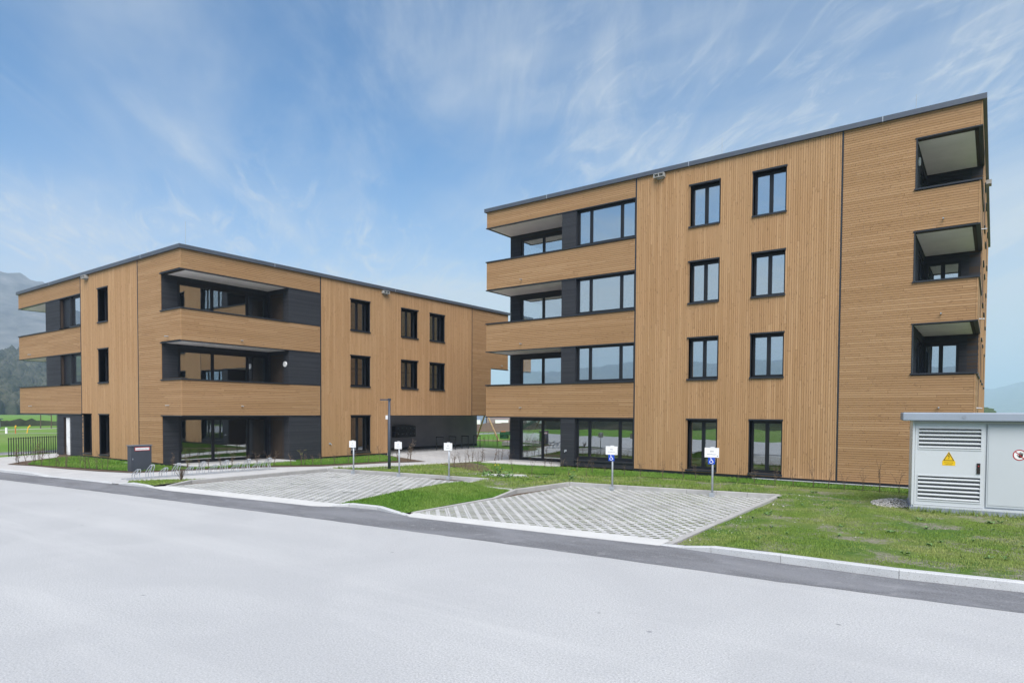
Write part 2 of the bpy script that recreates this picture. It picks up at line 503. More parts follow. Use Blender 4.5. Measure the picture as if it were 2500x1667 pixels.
def np_mesh(name, V, F, mat):
    """fast mesh of equal-sided faces from numpy arrays"""
    me = bpy.data.meshes.new(name); k = F.shape[1]
    me.vertices.add(len(V)); me.vertices.foreach_set('co', np.asarray(V, dtype=np.float32).ravel())
    me.loops.add(F.size); me.loops.foreach_set('vertex_index', F.astype(np.int32).ravel())
    me.polygons.add(len(F)); me.polygons.foreach_set('loop_start', np.arange(0, F.size, k, dtype=np.int32))
    me.polygons.foreach_set('loop_total', np.full(len(F), k, dtype=np.int32))
    me.update(); me.validate()
    me.materials.append(MATS[mat])
    return me


def inpoly(px, py, poly):
    ins = np.zeros(px.shape, bool); n = len(poly)
    for i in range(n):
        x0, y0 = poly[i][:2]; x1, y1 = poly[(i + 1) % n][:2]
        c = (y0 > py) != (y1 > py)
        with np.errstate(divide='ignore', invalid='ignore'):
            xx = (x1 - x0) * (py - y0) / (y1 - y0 + 1e-12) + x0
        ins ^= c & (px < xx)
    return ins


def sheet(name, poly, z, mat, parent=None, zfun=None, step=None, region=None, **kw):
    """flat n-gon; with zfun it is cut into a grid (inside region) and lifted"""
    bm = bmesh.new()
    bm.faces.new([bm.verts.new((p[0], p[1], 0)) for p in poly])
    if zfun:
        x0, x1, y0, y1 = region
        for ax, lo, hi in ((0, x0, x1), (1, y0, y1)):
            a = lo
            while a <= hi:
                co = [0, 0, 0]; co[ax] = a; no = [0, 0, 0]; no[ax] = 1
                bmesh.ops.bisect_plane(bm, geom=bm.verts[:] + bm.edges[:] + bm.faces[:], plane_co=co, plane_no=no)
                a += step
        for v in bm.verts: v.co.z = zfun(v.co.x, v.co.y)
        bmesh.ops.triangulate(bm, faces=bm.faces[:])
    else:
        for v in bm.verts: v.co.z = z
        bmesh.ops.triangulate(bm, faces=bm.faces[:])
    bmesh.ops.recalc_face_normals(bm, faces=bm.faces[:])
    if bm.faces and sum(f.normal.z for f in bm.faces) < 0: bmesh.ops.reverse_faces(bm, faces=bm.faces[:])
    me = bpy.data.meshes.new(name); bm.to_mesh(me); bm.free()
    me.materials.append(MATS[mat])
    if zfun:
        for p in me.polygons: p.use_smooth = True
    return obj(name, me, parent, **kw)


# ------------------------------------------------------------------ ground, road, pavement
S = dict(kind='structure')
sheet('ground', [(-7000, -7000), (7000, -7000), (7000, 7000), (-7000, 7000)], -0.12, 'field_grass', **S)
ROAD_EDGE = [(-120, -0.55), (-60, 4.87), (-28.36, 7.73), (-18.47, 8.76), (-12.91, 9.32), (-9.65, 9.58), (-5.97, 9.85), (-2.5, 10.02), (0.35, 10.32), (8, 11.4), (60, 20)]
KERB_STREET = [(-4.98, 11.42), (-4.55, 11.40), (-4.0, 11.37), (-2.8, 11.30), (-1.1, 11.31), (0.4, 11.52), (3, 12.0), (8, 12.9), (30, 17.2)]
def ragged(pts, step=.22, amp=.016, lo=-32, hi=4):
    out = []
    for a, b in zip(pts, pts[1:]):
        a, b = Vector(a), Vector(b); n = max(1, int((b - a).length / step)) if lo < a.x < hi else 1
        for i in range(n):
            p = a.lerp(b, i / n); out.append((p.x, p.y + (rnd.uniform(-amp, amp) if n > 1 else 0)))
    return out + [tuple(pts[-1])]


sheet('road', [(-120, -14), (60, -7.5)] + [(p[0], p[1] + .3) for p in ROAD_EDGE[::-1]], 0.0, 'road_surface', **S)
STRIP_TOP = [(-120, 0.45), (-60, 5.75), (-31.78, 8.67), (-29.06, 8.97), (-27.46, 9.11), (-23.63, 9.60), (-21.9, 9.86), (-20.66, 9.80),
             (-14.32, 10.53), (-13.84, 10.75), (-13.5, 11.0), (-12.47, 11.12), (-11.2, 10.93), (-11.02, 10.85), (-6.73, 11.20), (-4.98, 11.38)]
sheet('asphalt_strip', ragged(ROAD_EDGE) + [(p[0], p[1] + 0.05) for p in KERB_STREET[::-1]] + STRIP_TOP[::-1], 0.004, 'asphalt_strip', **S)
for i, (poly) in enumerate(([(-21.9, 9.86), (-20.66, 9.80), (-14.32, 10.53), (-13.84, 10.75), (-14.0, 11.22), (-17.8, 10.80), (-21.72, 10.40)],
                            [(-11.2, 10.93), (-11.02, 10.85), (-6.73, 11.20), (-4.98, 11.38), (-5.0, 11.96), (-7.03, 11.76), (-11.36, 11.33)])):
    mb = MB(); mb.prism(poly, -0.10, 0.013)
    mb.build('concrete_band', 'concrete_band', label='pale concrete edge band between asphalt and ' + ('long parking bay by the bicycle rack' if i == 0 else 'parking bay with the two wheelchair signs'), **S)
PAVE = [(-60, 5.75), (-31.78, 8.67), (-29.06, 8.97), (-27.46, 9.11), (-23.63, 9.62), (-22.7, 10.0), (-22.35, 11.0), (-22.3, 14.0), (-22.45, 17.3), (-22.42, 18.42),
        (-21.53, 20.6), (-21.27, 22.0), (-20.31, 27.28), (-20.25, 29.0), (-20.2, 33.6), (-26.0, 35.0), (-29.4, 35.5), (-31.2, 36.0), (-31.2, 16.0), (-41.7, 16.0), (-43.2, 14.4),
        (-41.3, 11.3), (-60, 7.6)]
sheet('footpath', PAVE, 0.018, 'path_concrete', **S)
sheet('paved_court', [(-28.0, 25.5), (-25.77, 24.75), (-22.8, 23.6), (-21.27, 22.6), (-20.31, 27.28), (-20.25, 29.0), (-20.2, 33.6), (-26.0, 35.0), (-29.4, 35.5), (-31.0, 36.0), (-31.0, 25.5)], 0.022, 'court_paving', **S)


sheet('subsoil', [(-24.2, 9.4), (-13.9, 10.3), (-4.9, 11.0), (8, 12.6), (8, 26), (-24.2, 26)], -0.022, 'mulch', **S)


def kerb_z(x):
    return float(np.interp(x, [-4.98, -4.6, -4.0, -3.4, 10], [0.015, 0.03, 0.105, 0.135, 0.14]))


def nz2(x, y, s): return mnoise.noise(Vector((x * s, y * s, 3.7)))


def lawn_z(x, y):
    z = 0.035 + 0.012 * nz2(x, y, 0.9) + 0.008 * nz2(x, y, 2.7)
    if x > -5.2:
        ky = float(np.interp(x, [p[0] for p in KERB_STREET], [p[1] for p in KERB_STREET]))
        d = max(0.0, y - ky)
        z += (kerb_z(x) - 0.035) * math.exp(-d / 3.5)
    # lawns lie level with the kerbs at the back of the bays
    for ax, ay, bx, by in ((-22.2, 17.1, -14.4, 18.1), (-11.6, 18.9, -5.1, 19.9)):
        t = max(0, min(1, ((x - ax) * (bx - ax) + (y - ay) * (by - ay)) / ((bx - ax) ** 2 + (by - ay) ** 2)))
        dd = math.hypot(x - ax - t * (bx - ax), y - ay - t * (by - ay))
        z += 0.075 * math.exp(-(dd / 1.0) ** 2)
    return z


LAWN = [(-22.30, 17.22), (-14.40, 18.20), (-14.5, 16.56), (-12.25, 16.52), (-11.68, 18.98), (-5.08, 20.02), (-4.92, 19.9), (-4.84, 14), (-4.72, 11.60), (-4.0, 11.52), (-2.8, 11.45), (-1.1, 11.46), (0.4, 11.67),
        (3, 12.15), (8, 13.05), (30, 17.3), (60, 24), (60, 90), (-20, 90), (-20.1, 37), (-20.25, 29), (-20.31, 27.28), (-21.27, 22.0), (-21.53, 20.6), (-22.42, 18.42)]
lawn = sheet('lawn', LAWN, 0, 'lawn_ground', zfun=lawn_z, step=0.45, region=(-22.5, 6, 11, 25.5), **S)
TURF_R = [(-20.3, 24.2), (-18.5, 23.2), (-16.2, 20.9), (-12.0, 22.2), (-11.2, 22.9), (-3.0, 23.6), (6, 23.4), (6, 24.75), (-15.3, 24.85), (-15.6, 24.55)]
sheet('turf_strip', TURF_R, 0, 'fresh_turf_ground', zfun=lambda x, y: lawn_z(x, y) + 0.02, step=0.6, region=(-20.5, 6, 20, 25), **S)


MOUND = [(-13.80, 11.02), (-13.45, 11.20), (-12.47, 11.30), (-11.48, 11.02), (-11.47, 11.4), (-11.58, 12.97), (-11.62, 14.86), (-12.2, 16.42), (-13.3, 16.45), (-14.42, 16.53), (-14.35, 13.5), (-14.05, 11.4)]


def edge_dist(x, y, poly):
    best = 9
    for (ax, ay), (bx, by) in zip(poly, poly[1:] + poly[:1]):
        t = max(0, min(1, ((x - ax) * (bx - ax) + (y - ay) * (by - ay)) / ((bx - ax) ** 2 + (by - ay) ** 2)))
        best = min(best, math.hypot(x - ax - t * (bx - ax), y - ay - t * (by - ay)))
    return best


def mound_z(x, y):
    k = min(1.0, edge_dist(x, y, MOUND) / 1.25)
    k = k * k * (3 - 2 * k)
    return 0.018 + (0.26 + 0.05 * nz2(x, y, 1.1)) * k


sheet('turf_mound', MOUND, 0, 'fresh_turf_ground', zfun=mound_z, step=0.3, region=(-14.6, -11.3, 11, 16.6), **S)
ISL = [(-35.56, 9.97), (-33.77, 10.42), (-31.25, 10.68), (-28.92, 11.09), (-27.2, 11.62), (-25.64, 16.52), (-24.17, 18.36), (-23.45, 21.57), (-22.57, 23.34), (-25.77, 24.65), (-27.75, 25.5),
       (-27.75, 14.0), (-41.5, 14.0), (-39.03, 13.08), (-37.03, 10.93)]
sheet('mulch_bed', ISL, 0.034, 'mulch', **S)
ISL_IN = [(-34.6, 10.45), (-31.25, 11.15), (-28.92, 11.55), (-27.55, 11.95), (-26.15, 16.7), (-24.75, 18.6), (-24.1, 21.6), (-23.9, 22.9), (-25.85, 24.3), (-27.7, 25.1), (-27.7, 14.0), (-39.0, 14.0), (-38.5, 13.0), (-36.4, 11.2)]
sheet('turf_island', ISL_IN, 0.052, 'fresh_turf_ground', **S)
sheet('bed_soil', [(-20.9, 22.6), (-19.9, 22.0), (-16.9, 20.6), (-16.3, 20.75), (-18.6, 23.0), (-20.4, 24.0)], 0.060, 'mulch', **S)
mb = MB(); mb.box(-20.05, -15.85, 24.55, 26.86, -0.05, 0.085); mb.build('terrace', 'slab_concrete', label='grey concrete terrace slab before the ground-floor windows of the tall block', **S)
mb = MB(); mb.box(-29.58, -27.3, 14.4, 19.2, -0.05, 0.095); mb.build('terrace', 'slab_concrete', label='grey concrete terrace slab under the corner loggia of the low block', **S)
sheet('gravel_strip', [(-7.2, 24.7), (-1.2, 24.72), (-1.2, 25.05), (-7.2, 25.05)], 0.082, 'gravel_strip', **S)
sheet('gravel_strip', [(-32.6, 13.45), (-30.8, 13.5), (-30.8, 13.93), (-32.6, 13.93)], 0.060, 'gravel_strip', **S)
mb = MB(); mb.prism([(-15.75, 19.35), (-14.3, 20.28), (-14.55, 20.55), (-15.9, 19.75)], 0.0, 0.085); mb.build('edging_slab', 'kerb_street', label='white concrete edging slab in the rough grass behind the bays', **S)
mb = MB(); mb.prism([(-13.35, 16.45), (-12.2, 16.47), (-12.2, 16.53), (-13.35, 16.51)], 0.0, 0.070); mb.build('edging_slab', 'concrete_band', label='thin pale edging stone along the top of the turf mound', **S)


def kerb(pts, width, mat, label, stone=1.0, side=1):
    """kerb of single stones along (x, y, ztop) points"""
    root = empty('kerb', (pts[0][0], pts[0][1], 0), label=label, kind='structure')
    P = [Vector(p) for p in pts]
    for a, b in zip(P, P[1:]):
        L = (b - a).length; n = max(1, round(L / stone))
        for i in range(n):
            p = a.lerp(b, i / n); q = a.lerp(b, (i + 1) / n)
            t = (q - p); t.z = 0; t.normalize(); nn = Vector((-t.y, t.x, 0)) * width * side
            g = t * 0.004; p = p + g; q = q - g
            j = rnd.uniform(-0.002, 0.003)
            ch = nn * 0.12
            mb = MB()
            z0 = -0.12
            zp, zq = p.z + j, q.z + j
            A = [(p.x, p.y), (q.x, q.y), (q.x + nn.x, q.y + nn.y), (p.x + nn.x, p.y + nn.y)]
            lo = [(x, y, z0) for x, y in A]
            mid = [(A[0][0], A[0][1], zp - .012), (A[1][0], A[1][1], zq - .012), (A[2][0], A[2][1], zq), (A[3][0], A[3][1], zp)]
            m = len(mb.v)
            mb.v += lo + mid + [(p.x + ch.x, p.y + ch.y, zp), (q.x + ch.x, q.y + ch.y, zq)]
            mb.f += [(0, 1, 5, 4), (1, 2, 6, 9, 5), (2, 3, 7, 6), (3, 0, 4, 8, 7), (4, 5, 9, 8), (8, 9, 6, 7), (3, 2, 1, 0)]
            mb.build('kerb_stone', mat, root)
    return root


kerb([(x, y, kerb_z(x)) for x, y in KERB_STREET], 0.15, 'kerb_street', 'pale concrete street kerb along the right-hand lawn', 2.0)
kerb([(-120, 0.45, 0.10), (-60, 5.75, 0.10), (-31.78, 8.67, 0.10), (-29.3, 8.94, 0.10), (-28.2, 9.04, 0.03), (-23.9, 9.58, 0.025)], 0.22, 'kerb_street', 'pale lowered kerb between asphalt and left footpath', 1.5)
kerb([(-23.6, 9.66, 0.03), (-22.9, 9.72, 0.09), (-22.2, 9.86, 0.06), (-21.85, 9.90, 0.02)], 0.14, 'kerb_street', 'short pale kerb in front of the small grass corner by the bicycle rack', 1.0)
kerb([(-13.86, 10.80, 0.03), (-13.45, 11.05, 0.09), (-12.47, 11.15, 0.09), (-11.7, 11.0, 0.05), (-11.25, 10.93, 0.02)], 0.13, 'kerb_street', 'curved pale kerb at the front of the turf mound', 0.9)
kerb([(-21.75, 10.42, 0.02), (-22.12, 11.4, 0.10), (-22.08, 14.2, 0.12), (-22.17, 17.096, 0.13)], 0.10, 'kerb_concrete', 'grey kerb on the bicycle-rack side of the long parking bay')
kerb([(-22.17, 17.10, 0.13), (-19.6, 17.47, 0.13), (-14.41, 18.08, 0.13)], 0.10, 'kerb_concrete', 'grey kerb at the back of the long parking bay')
kerb([(-11.40, 11.36, 0.016), (-11.46, 14.7, 0.03), (-11.78, 16.2, 0.12), (-11.52, 18.876, 0.13)], 0.09, 'kerb_concrete', 'grey kerb beside the turf mound at the wheelchair bay')
kerb([(-11.52, 18.88, 0.13), (-8.5, 19.27, 0.13), (-4.98, 19.86, 0.13)], 0.10, 'kerb_concrete', 'grey kerb at the back of the wheelchair bay')
kerb([(-4.98, 11.60, 0.016), (-5.02, 13.9, 0.04), (-5.06, 19.78, 0.13)], 0.16, 'kerb_concrete', 'grey sloping kerb on the lawn side of the wheelchair bay', side=-1)


# ------------------------------------------------------------------ grid pavers in the two bays
def paver_bm(w=0.48, h=0.40, top=0.0, depth=0.09):
    """2 x 2 openings: slots of 0.145 x 0.12 m between concrete bars"""
    g = 0.004
    xs = [g, 0.0475, 0.1925, 0.2875, 0.4325, w - g]; ys = [g, 0.040, 0.160, 0.240, 0.360, h - g]
    bm = bmesh.new()
    V = {}
    for lv, z in enumerate((top, top - depth)):
        for i, x in enumerate(xs):
            for j, y in enumerate(ys): V[lv, i, j] = bm.verts.new((x, y, z))
    for i in range(5):
        for j in range(5):
            if i in (1, 3) and j in (1, 3):
                a = (i, j), (i + 1, j), (i + 1, j + 1), (i, j + 1)
                for k in range(4):
                    p, q = a[k], a[(k + 1) % 4]
                    bm.faces.new([V[(0,) + p], V[(0,) + q], V[(1,) + q], V[(1,) + p]])
            else:
                bm.faces.new([V[0, i, j], V[0, i + 1, j], V[0, i + 1, j + 1], V[0, i, j + 1]])
    for k in range(5):
        for (p, q) in (((k, 0), (k + 1, 0)), ((k + 1, 5), (k, 5)), ((5, k), (5, k + 1)), ((0, k + 1), (0, k))):
            bm.faces.new([V[(0,) + p], V[(1,) + p], V[(1,) + q], V[(0,) + q]])
    for v in list(bm.verts):
        if not v.link_faces: bm.verts.remove(v)
    return bm


def bay(quad, ang, cap, label, bedmat):
    root = empty('parking_bay', (quad[0][0], quad[0][1], 0), label=label, kind='structure')
    sheet('bay_bed', [(p[0], p[1]) for p in quad], -0.005, bedmat, root)
    base = bpy.data.meshes.new('paver'); b0 = paver_bm(); b0.to_mesh(base); b0.free(); base.materials.append(MATS['paver_concrete'])
    ca, sa = math.cos(ang), math.sin(ang)
    Q = [Vector((p[0], p[1])) for p in quad]
    cx = sum(q.x for q in Q) / 4; cy = sum(q.y for q in Q) / 4
    px = [q.x for q in Q]; py = [q.y for q in Q]
    found = []
    for i in range(-40, 41):
        for j in range(-45, 46):
            ox = cx + ca * i * 0.48 - sa * j * 0.40; oy = cy + sa * i * 0.48 + ca * j * 0.40
            cor = [(ox + ca * a - sa * b, oy + sa * a + ca * b) for a, b in ((0, 0), (.48, 0), (.48, .4), (0, .4))]
            ins = inpoly(np.array([c[0] for c in cor]), np.array([c[1] for c in cor]), quad)
            if ins.any(): found.append((math.hypot(ox, oy), ox, oy, ins.all()))
    found.sort()
    rest = bmesh.new()
    for k, (dist, ox, oy, whole) in enumerate(found):
        M = Matrix.Translation((ox, oy, rnd.uniform(-0.003, 0.004))) @ Matrix.Rotation(ang + rnd.uniform(-.006, .006), 4, 'Z') @ Matrix.Rotation(rnd.uniform(-.009, .009), 4, 'X')
        if whole and k < cap:
            o = bpy.data.objects.new('paver', base); COL.objects.link(o)
            o.parent = root; o.matrix_parent_inverse = Matrix.Translation(-WT[root.name]); o.matrix_local = M
            o.matrix_parent_inverse = Matrix.Translation(-WT[root.name]); o.matrix_basis = M
            continue
        bm = paver_bm(); bm.transform(M)
        if not whole:
            for a, b in zip(quad, quad[1:] + quad[:1]):
                no = Vector((b[1] - a[1], a[0] - b[0], 0))      # outward for a counter-clockwise quad
                bmesh.ops.bisect_plane(bm, geom=bm.verts[:] + bm.edges[:] + bm.faces[:], plane_co=(a[0], a[1], 0), plane_no=no, clear_outer=True)
        me = bpy.data.meshes.new('paver'); bm.to_mesh(me); bm.free()
        if not me.polygons: continue
        if k < cap:
            me.materials.append(MATS['paver_concrete']); obj('paver', me, root)
        else: rest.from_mesh(me)
    if rest.verts:
        me = bpy.data.meshes.new('paver_field'); rest.to_mesh(me); me.materials.append(MATS['paver_concrete'])
        obj('paver_field', me, root, kind='stuff')
    rest.free()
    return root


plain('bay_joint_green', (0.108, 0.118, 0.074), 0.95, 0, 0.75, 3)
plain('bay_joint_grey', (0.125, 0.135, 0.120), 0.95, 0, 0.6, 3)
bay([(-21.72, 10.44), (-14.0, 11.24), (-14.45, 18.06), (-22.1, 17.08)], R(5.7 + 28), 300, 'long parking bay of grey grid pavers beside the bicycle rack', 'bay_joint_grey')
bay([(-11.36, 11.36), (-5.02, 11.98), (-5.12, 19.82), (-11.5, 18.86)], R(5.7 + 39), 300, 'grid paver parking bay with the two wheelchair signs', 'bay_joint_green')


def slot_grass(quad, ang, dens, label):
    cx = sum(q[0] for q in quad) / 4; cy = sum(q[1] for q in quad) / 4
    xs = [q[0] for q in quad]; ys = [q[1] for q in quad]
    n = int((max(xs) - min(xs)) * (max(ys) - min(ys)) * dens)
    px = nrs.uniform(min(xs), max(xs), n); py = nrs.uniform(min(ys), max(ys), n)
    u = (px - cx) * math.cos(ang) + (py - cy) * math.sin(ang); v = -(px - cx) * math.sin(ang) + (py - cy) * math.cos(ang)
    ok = inpoly(px, py, quad) & (np.mod(u, .24) > .05) & (np.mod(u, .24) < .19) & (np.mod(v, .20) > .042) & (np.mod(v, .20) < .158)
    px, py = px[ok], py[ok]
    k = np.array([.5 + 1.2 * mnoise.noise(Vector((a * .5, b * .5, 5.5))) for a, b in zip(px, py)]); ok = nrs.uniform(0, 1, len(px)) < k
    px, py = px[ok], py[ok]; n = len(px)
    a = nrs.uniform(0, 6.283, n); la = nrs.uniform(0, 6.283, n); h = nrs.uniform(.008, .028, n); w = .005
    V = np.zeros((n, 3, 3)); z = np.full(n, -.006)
    V[:, 0] = np.stack([px - np.cos(a) * w, py - np.sin(a) * w, z], 1); V[:, 1] = np.stack([px + np.cos(a) * w, py + np.sin(a) * w, z], 1)
    V[:, 2] = np.stack([px + np.cos(la) * h * .5, py + np.sin(la) * h * .5, z + h], 1)
    obj('grass', np_mesh('grass', V.reshape(-1, 3), np.arange(n * 3).reshape(-1, 3), 'grass_blade'), kind='stuff', label=label, category='grass')


slot_grass([(-11.36, 11.36), (-5.02, 11.98), (-5.12, 19.82), (-11.5, 18.86)], R(5.7 + 39), 900, 'short grass growing in the paver openings of the wheelchair bay')
slot_grass([(-21.72, 10.44), (-14.0, 11.24), (-14.45, 18.06), (-22.1, 17.08)], R(5.7 + 28), 260, 'sparse grass growing in the paver openings of the long bay')
sheet('sand_patch', [(-16.9, 17.55), (-15.6, 17.62), (-15.2, 17.85), (-16.6, 17.72)], 0.012, 'mulch', **S)


# ------------------------------------------------------------------ facades
class Fac:
    """vertical plane: a runs along it, z up, d outwards"""
    def __init__(s, O, e, n): s.O = Vector((*O, 0)); s.e = Vector((*e, 0)); s.n = Vector((*n, 0))

    def p(s, a, z, d=0.0):
        q = s.O + s.e * a + s.n * d
        return (q.x, q.y, z)

    def box(s, mb, a0, a1, z0, z1, d0, d1):
        P = [s.p(a0, z0, d1), s.p(a1, z0, d1), s.p(a1, z0, d0), s.p(a0, z0, d0), s.p(a0, z1, d1), s.p(a1, z1, d1), s.p(a1, z1, d0), s.p(a0, z1, d0)]
        # keep winding outwards whichever way e, n turn
        if s.e.cross(-s.n).z < 0: P = [P[1], P[0], P[3], P[2], P[5], P[4], P[7], P[6]]
        return mb.hexa(P)


def cut(a0, a1, blocks):
    out = [(a0, a1)]
    for b0, b1 in blocks:
        nx = []
        for p, q in out:
            if b1 <= p or b0 >= q: nx.append((p, q)); continue
            if b0 > p: nx.append((p, b0))
            if b1 < q: nx.append((b1, q))
        out = nx
    return [(p, q) for p, q in out if q - p > 0.01]


def boards(F, a0, a1, z0, z1, holes=(), vertical=False, pitch=0.08, gap=0.0095, joint=True):
    """list of (a0, a1, z0, z1) boards on a global grid, cut round the holes"""
    out = []
    lo, hi = (a0, a1) if vertical else (z0, z1)
    k = math.floor(lo / pitch)
    while k * pitch < hi:
        c0 = max(lo, k * pitch + gap / 2); c1 = min(hi, (k + 1) * pitch - gap / 2); k += 1
        if c1 - c0 < 0.012: continue
        m = (c0 + c1) / 2
        if vertical:
            for p, q in cut(z0, z1, [(h[2], h[3]) for h in holes if h[0] < m < h[1]]): out.append((c0, c1, p, q))
        else:
            for p, q in cut(a0, a1, [(h[0], h[1]) for h in holes if h[2] < m < h[3]]): out.append((p, q, c0, c1))
    return out


def fill(F, mb, a0, a1, z0, z1, holes, d0, d1):
    """wall of boxes round rectangular holes"""
    zs = sorted({z0, z1, *[min(max(h[2], z0), z1) for h in holes], *[min(max(h[3], z0), z1) for h in holes]})
    for p, q in zip(zs, zs[1:]):
        if q - p < 1e-4: continue
        m = (p + q) / 2
        for u, v in cut(a0, a1, [(h[0], h[1]) for h in holes if h[2] < m < h[3]]): F.box(mb, u, v, p, q, d0, d1)


def clad(F, bld, rects, mat, name='cladding', **kw):
    mb = MB()
    for a0, a1, z0, z1 in rects: F.box(mb, a0, a1, z0, z1, -0.030, rnd.uniform(-0.0015, 0.0015))
    return mb.build(name, mat, bld, **kw)


UNIT = {}


def plank(F, bld, r, mat):
    if mat not in UNIT:
        u = MB(); u.box(-.5, .5, -.5, .5, -.5, .5); UNIT[mat] = u.mesh('plank', mat)
    a0, a1, z0, z1 = r
    c = Vector(F.p((a0 + a1) / 2, (z0 + z1) / 2, -0.015 + rnd.uniform(-0.0015, 0.0015)))
    o = bpy.data.objects.new('plank', UNIT[mat]); COL.objects.link(o); adopt(o, bld)
    o.location = c
    o.scale = (a1 - a0, 0.03, z1 - z0) if abs(F.e.x) > .5 else (0.03, a1 - a0, z1 - z0)


def window(F, bld, a0, a1, z0, z1, mull=(0.5,), rec=0.17, head=True, sill=True, fr=0.05, low=0.0, sash=0.036, glz='window_glass'):
    """dark framed window set back in its reveal: frame > panes, reveal, lintel, sill"""
    d = -rec
    f = MB()
    F.box(f, a0, a0 + fr, z0, z1, d - .07, d); F.box(f, a1 - fr, a1, z0, z1, d - .07, d)
    F.box(f, a0 + fr, a1 - fr, z1 - fr - .02, z1, d - .07, d); F.box(f, a0 + fr, a1 - fr, z0, z0 + fr + low, d - .07, d)
    w = a1 - a0
    xs = [a0 + fr] + [a0 + w * m for m in mull] + [a1 - fr]
    for m in mull: F.box(f, a0 + w * m - .032, a0 + w * m + .032, z0 + fr + low, z1 - fr - .02, d - .07, d)
    win = f.build('window', 'frame_dark', bld)
    for i, (p, q) in enumerate(zip(xs, xs[1:])):
        p2 = p + (.032 if i > 0 else 0); q2 = q - (.032 if i < len(xs) - 2 else 0)
        s_ = MB()
        zz0, zz1 = z0 + fr + low, z1 - fr - .02
        F.box(s_, p2, p2 + sash, zz0, zz1, d - .06, d + .012); F.box(s_, q2 - sash, q2, zz0, zz1, d - .06, d + .012)
        F.box(s_, p2 + sash, q2 - sash, zz0, zz0 + sash, d - .06, d + .012); F.box(s_, p2 + sash, q2 - sash, zz1 - sash, zz1, d - .06, d + .012)
        s_.build('sash', 'frame_dark', win)
        g = MB(); F.box(g, p2 + sash, q2 - sash, zz0 + sash, zz1 - sash, d - .034, d - .020)
        g.build('pane', glz, win)
    if rec > .05:
        r = MB()
        F.box(r, a0 - .012, a0, z0, z1, d, .004); F.box(r, a1, a1 + .012, z0, z1, d, .004)
        F.box(r, a0, a1, z1, z1 + .012, d, .004)
        r.build('reveal', 'anthracite', win)
    if head:
        h = MB(); F.box(h, a0 - .035, a1 + .035, z1 + .002, z1 + .055, -.02, .045); h.build('lintel', 'anthracite', win)
    if sill:
        h = MB(); F.box(h, a0 - .035, a1 + .035, z0 - .05, z0 - .002, d, .055); F.box(h, a0 - .035, a1 + .035, z0 - .066, z0 - .0505, .04, .055)
        h.build('sill', 'anthracite', win)
    return win


def strip(F, bld, a, z0, z1, w=0.05, d=0.012):
    mb = MB(); F.box(mb, a - w / 2, a + w / 2, z0, z1, -.05, d); mb.build('joint_strip', 'anthracite', bld)


def spout(F, bld, a, z):
    mb = MB(); mb.tube([F.p(a, z, -.02), F.p(a, z - .01, .16)], .022, 8); mb.build('drain_spout', 'galvanised', bld)


def nest_box(F, bld, a, z):
    w, h, t = .44, .16, .20
    mb = MB()
    F.box(mb, a - w / 2, a + w / 2, z - h / 2, z - h / 2 + .025, 0, t); F.box(mb, a - w / 2, a + w / 2, z + h / 2 - .025, z + h / 2, 0, t)
    for k in (-1, 0, 1):
        c = a + k * (w / 2 - .0175); F.box(mb, c - .0175, c + .0175, z - h / 2 + .025, z + h / 2 - .025, .0, t)
    F.box(mb, a - w / 2 + .03, a + w / 2 - .03, z - h / 2 + .02, z + h / 2 - .02, 0, .09)
    F.box(mb, a - .1, a + .16, z - h / 2 - .05, z - h / 2, 0.0, .10)
    mb.build('nest_box', 'nest_concrete', bld, label='pale concrete nest box with two holes under the eaves')


def wall_lamp(F, bld, a, z):
    mb = MB(); n = 16
    ring = [F.p(a + .13 * math.cos(2 * math.pi * i / n), z + .13 * math.sin(2 * math.pi * i / n), .05) for i in range(n)]
    back = [F.p(a + .14 * math.cos(2 * math.pi * i / n), z + .14 * math.sin(2 * math.pi * i / n), 0.002) for i in range(n)]
    k = len(mb.v); mb.v += ring + back; mb.f.append(tuple(range(k, k + n)))
    for i in range(n): mb.f.append((k + i, k + n + i, k + n + (i + 1) % n, k + (i + 1) % n))
    mb.build('wall_lamp', 'sign_white', bld, label='round white wall lamp')


def tap(F, bld, a, z):
    mb = MB(); F.box(mb, a - .05, a + .05, z - .04, z + .04, .0, .03); mb.tube([F.p(a, z, .02), F.p(a + .02, z - .02, .12), F.p(a + .02, z - .07, .13)], .015, 6)
    mb.build('garden_tap', 'galvanised', bld)


Z1, Z2, Z3 = (2.25, 3.83), (5.43, 6.83), (8.43, 9.83)
HEADS = [2.23, 5.45, 8.45, 11.45]
SILLS = [0.26, 3.86, 6.86, 9.86]

# ---------- tall block
YR, XR0, XD1, XD2, XO, XR1 = 25.07, -20.15, -12.18, -4.40, -2.23, -0.49
TOPR = 12.22
tall = empty('apartment_building', (-10, 30, 0), label='tall four-storey block with pale timber cladding and charcoal windows, nearer the transformer station', cat='building', group='timber apartment blocks')
FR = Fac((0, YR), (1, 0), (0, -1))
FRB = Fac((0, 26.9), (1, 0), (0, -1))       # back wall of the balconies
FRS = Fac((XR1, 0), (0, 1), (1, 0))         # far side face
FRE = Fac((0, 29.1), (1, 0), (0, -1))       # end wall of the corner loggias
FRI = Fac((XO, 0), (0, 1), (1, 0))          # inner wall of the corner loggias
YB = 47.0
wins = [(a0, a1, s, h) for a0, a1 in ((-9.86, -8.68), (-7.41, -6.24)) for s, h in zip(SILLS, HEADS)]
for w in wins: window(FR, tall, *w, mull=(0.5,), rec=0.25, low=0.03 if w[2] < 1 else 0, glz='terrace_glass' if w[2] < 1 else 'window_glass')
vrects = boards(FR, XD1 + .03, XD2 - .03, 0.16, TOPR, [(a - .012, b + .012, s - .05, h + .055) for a, b, s, h in wins], True)
logg = [(XO, XR1 + 1, 3.83, 5.43), (XO, XR1 + 1, 6.83, 8.43), (XO, XR1 + 1, 9.83, 11.44)]
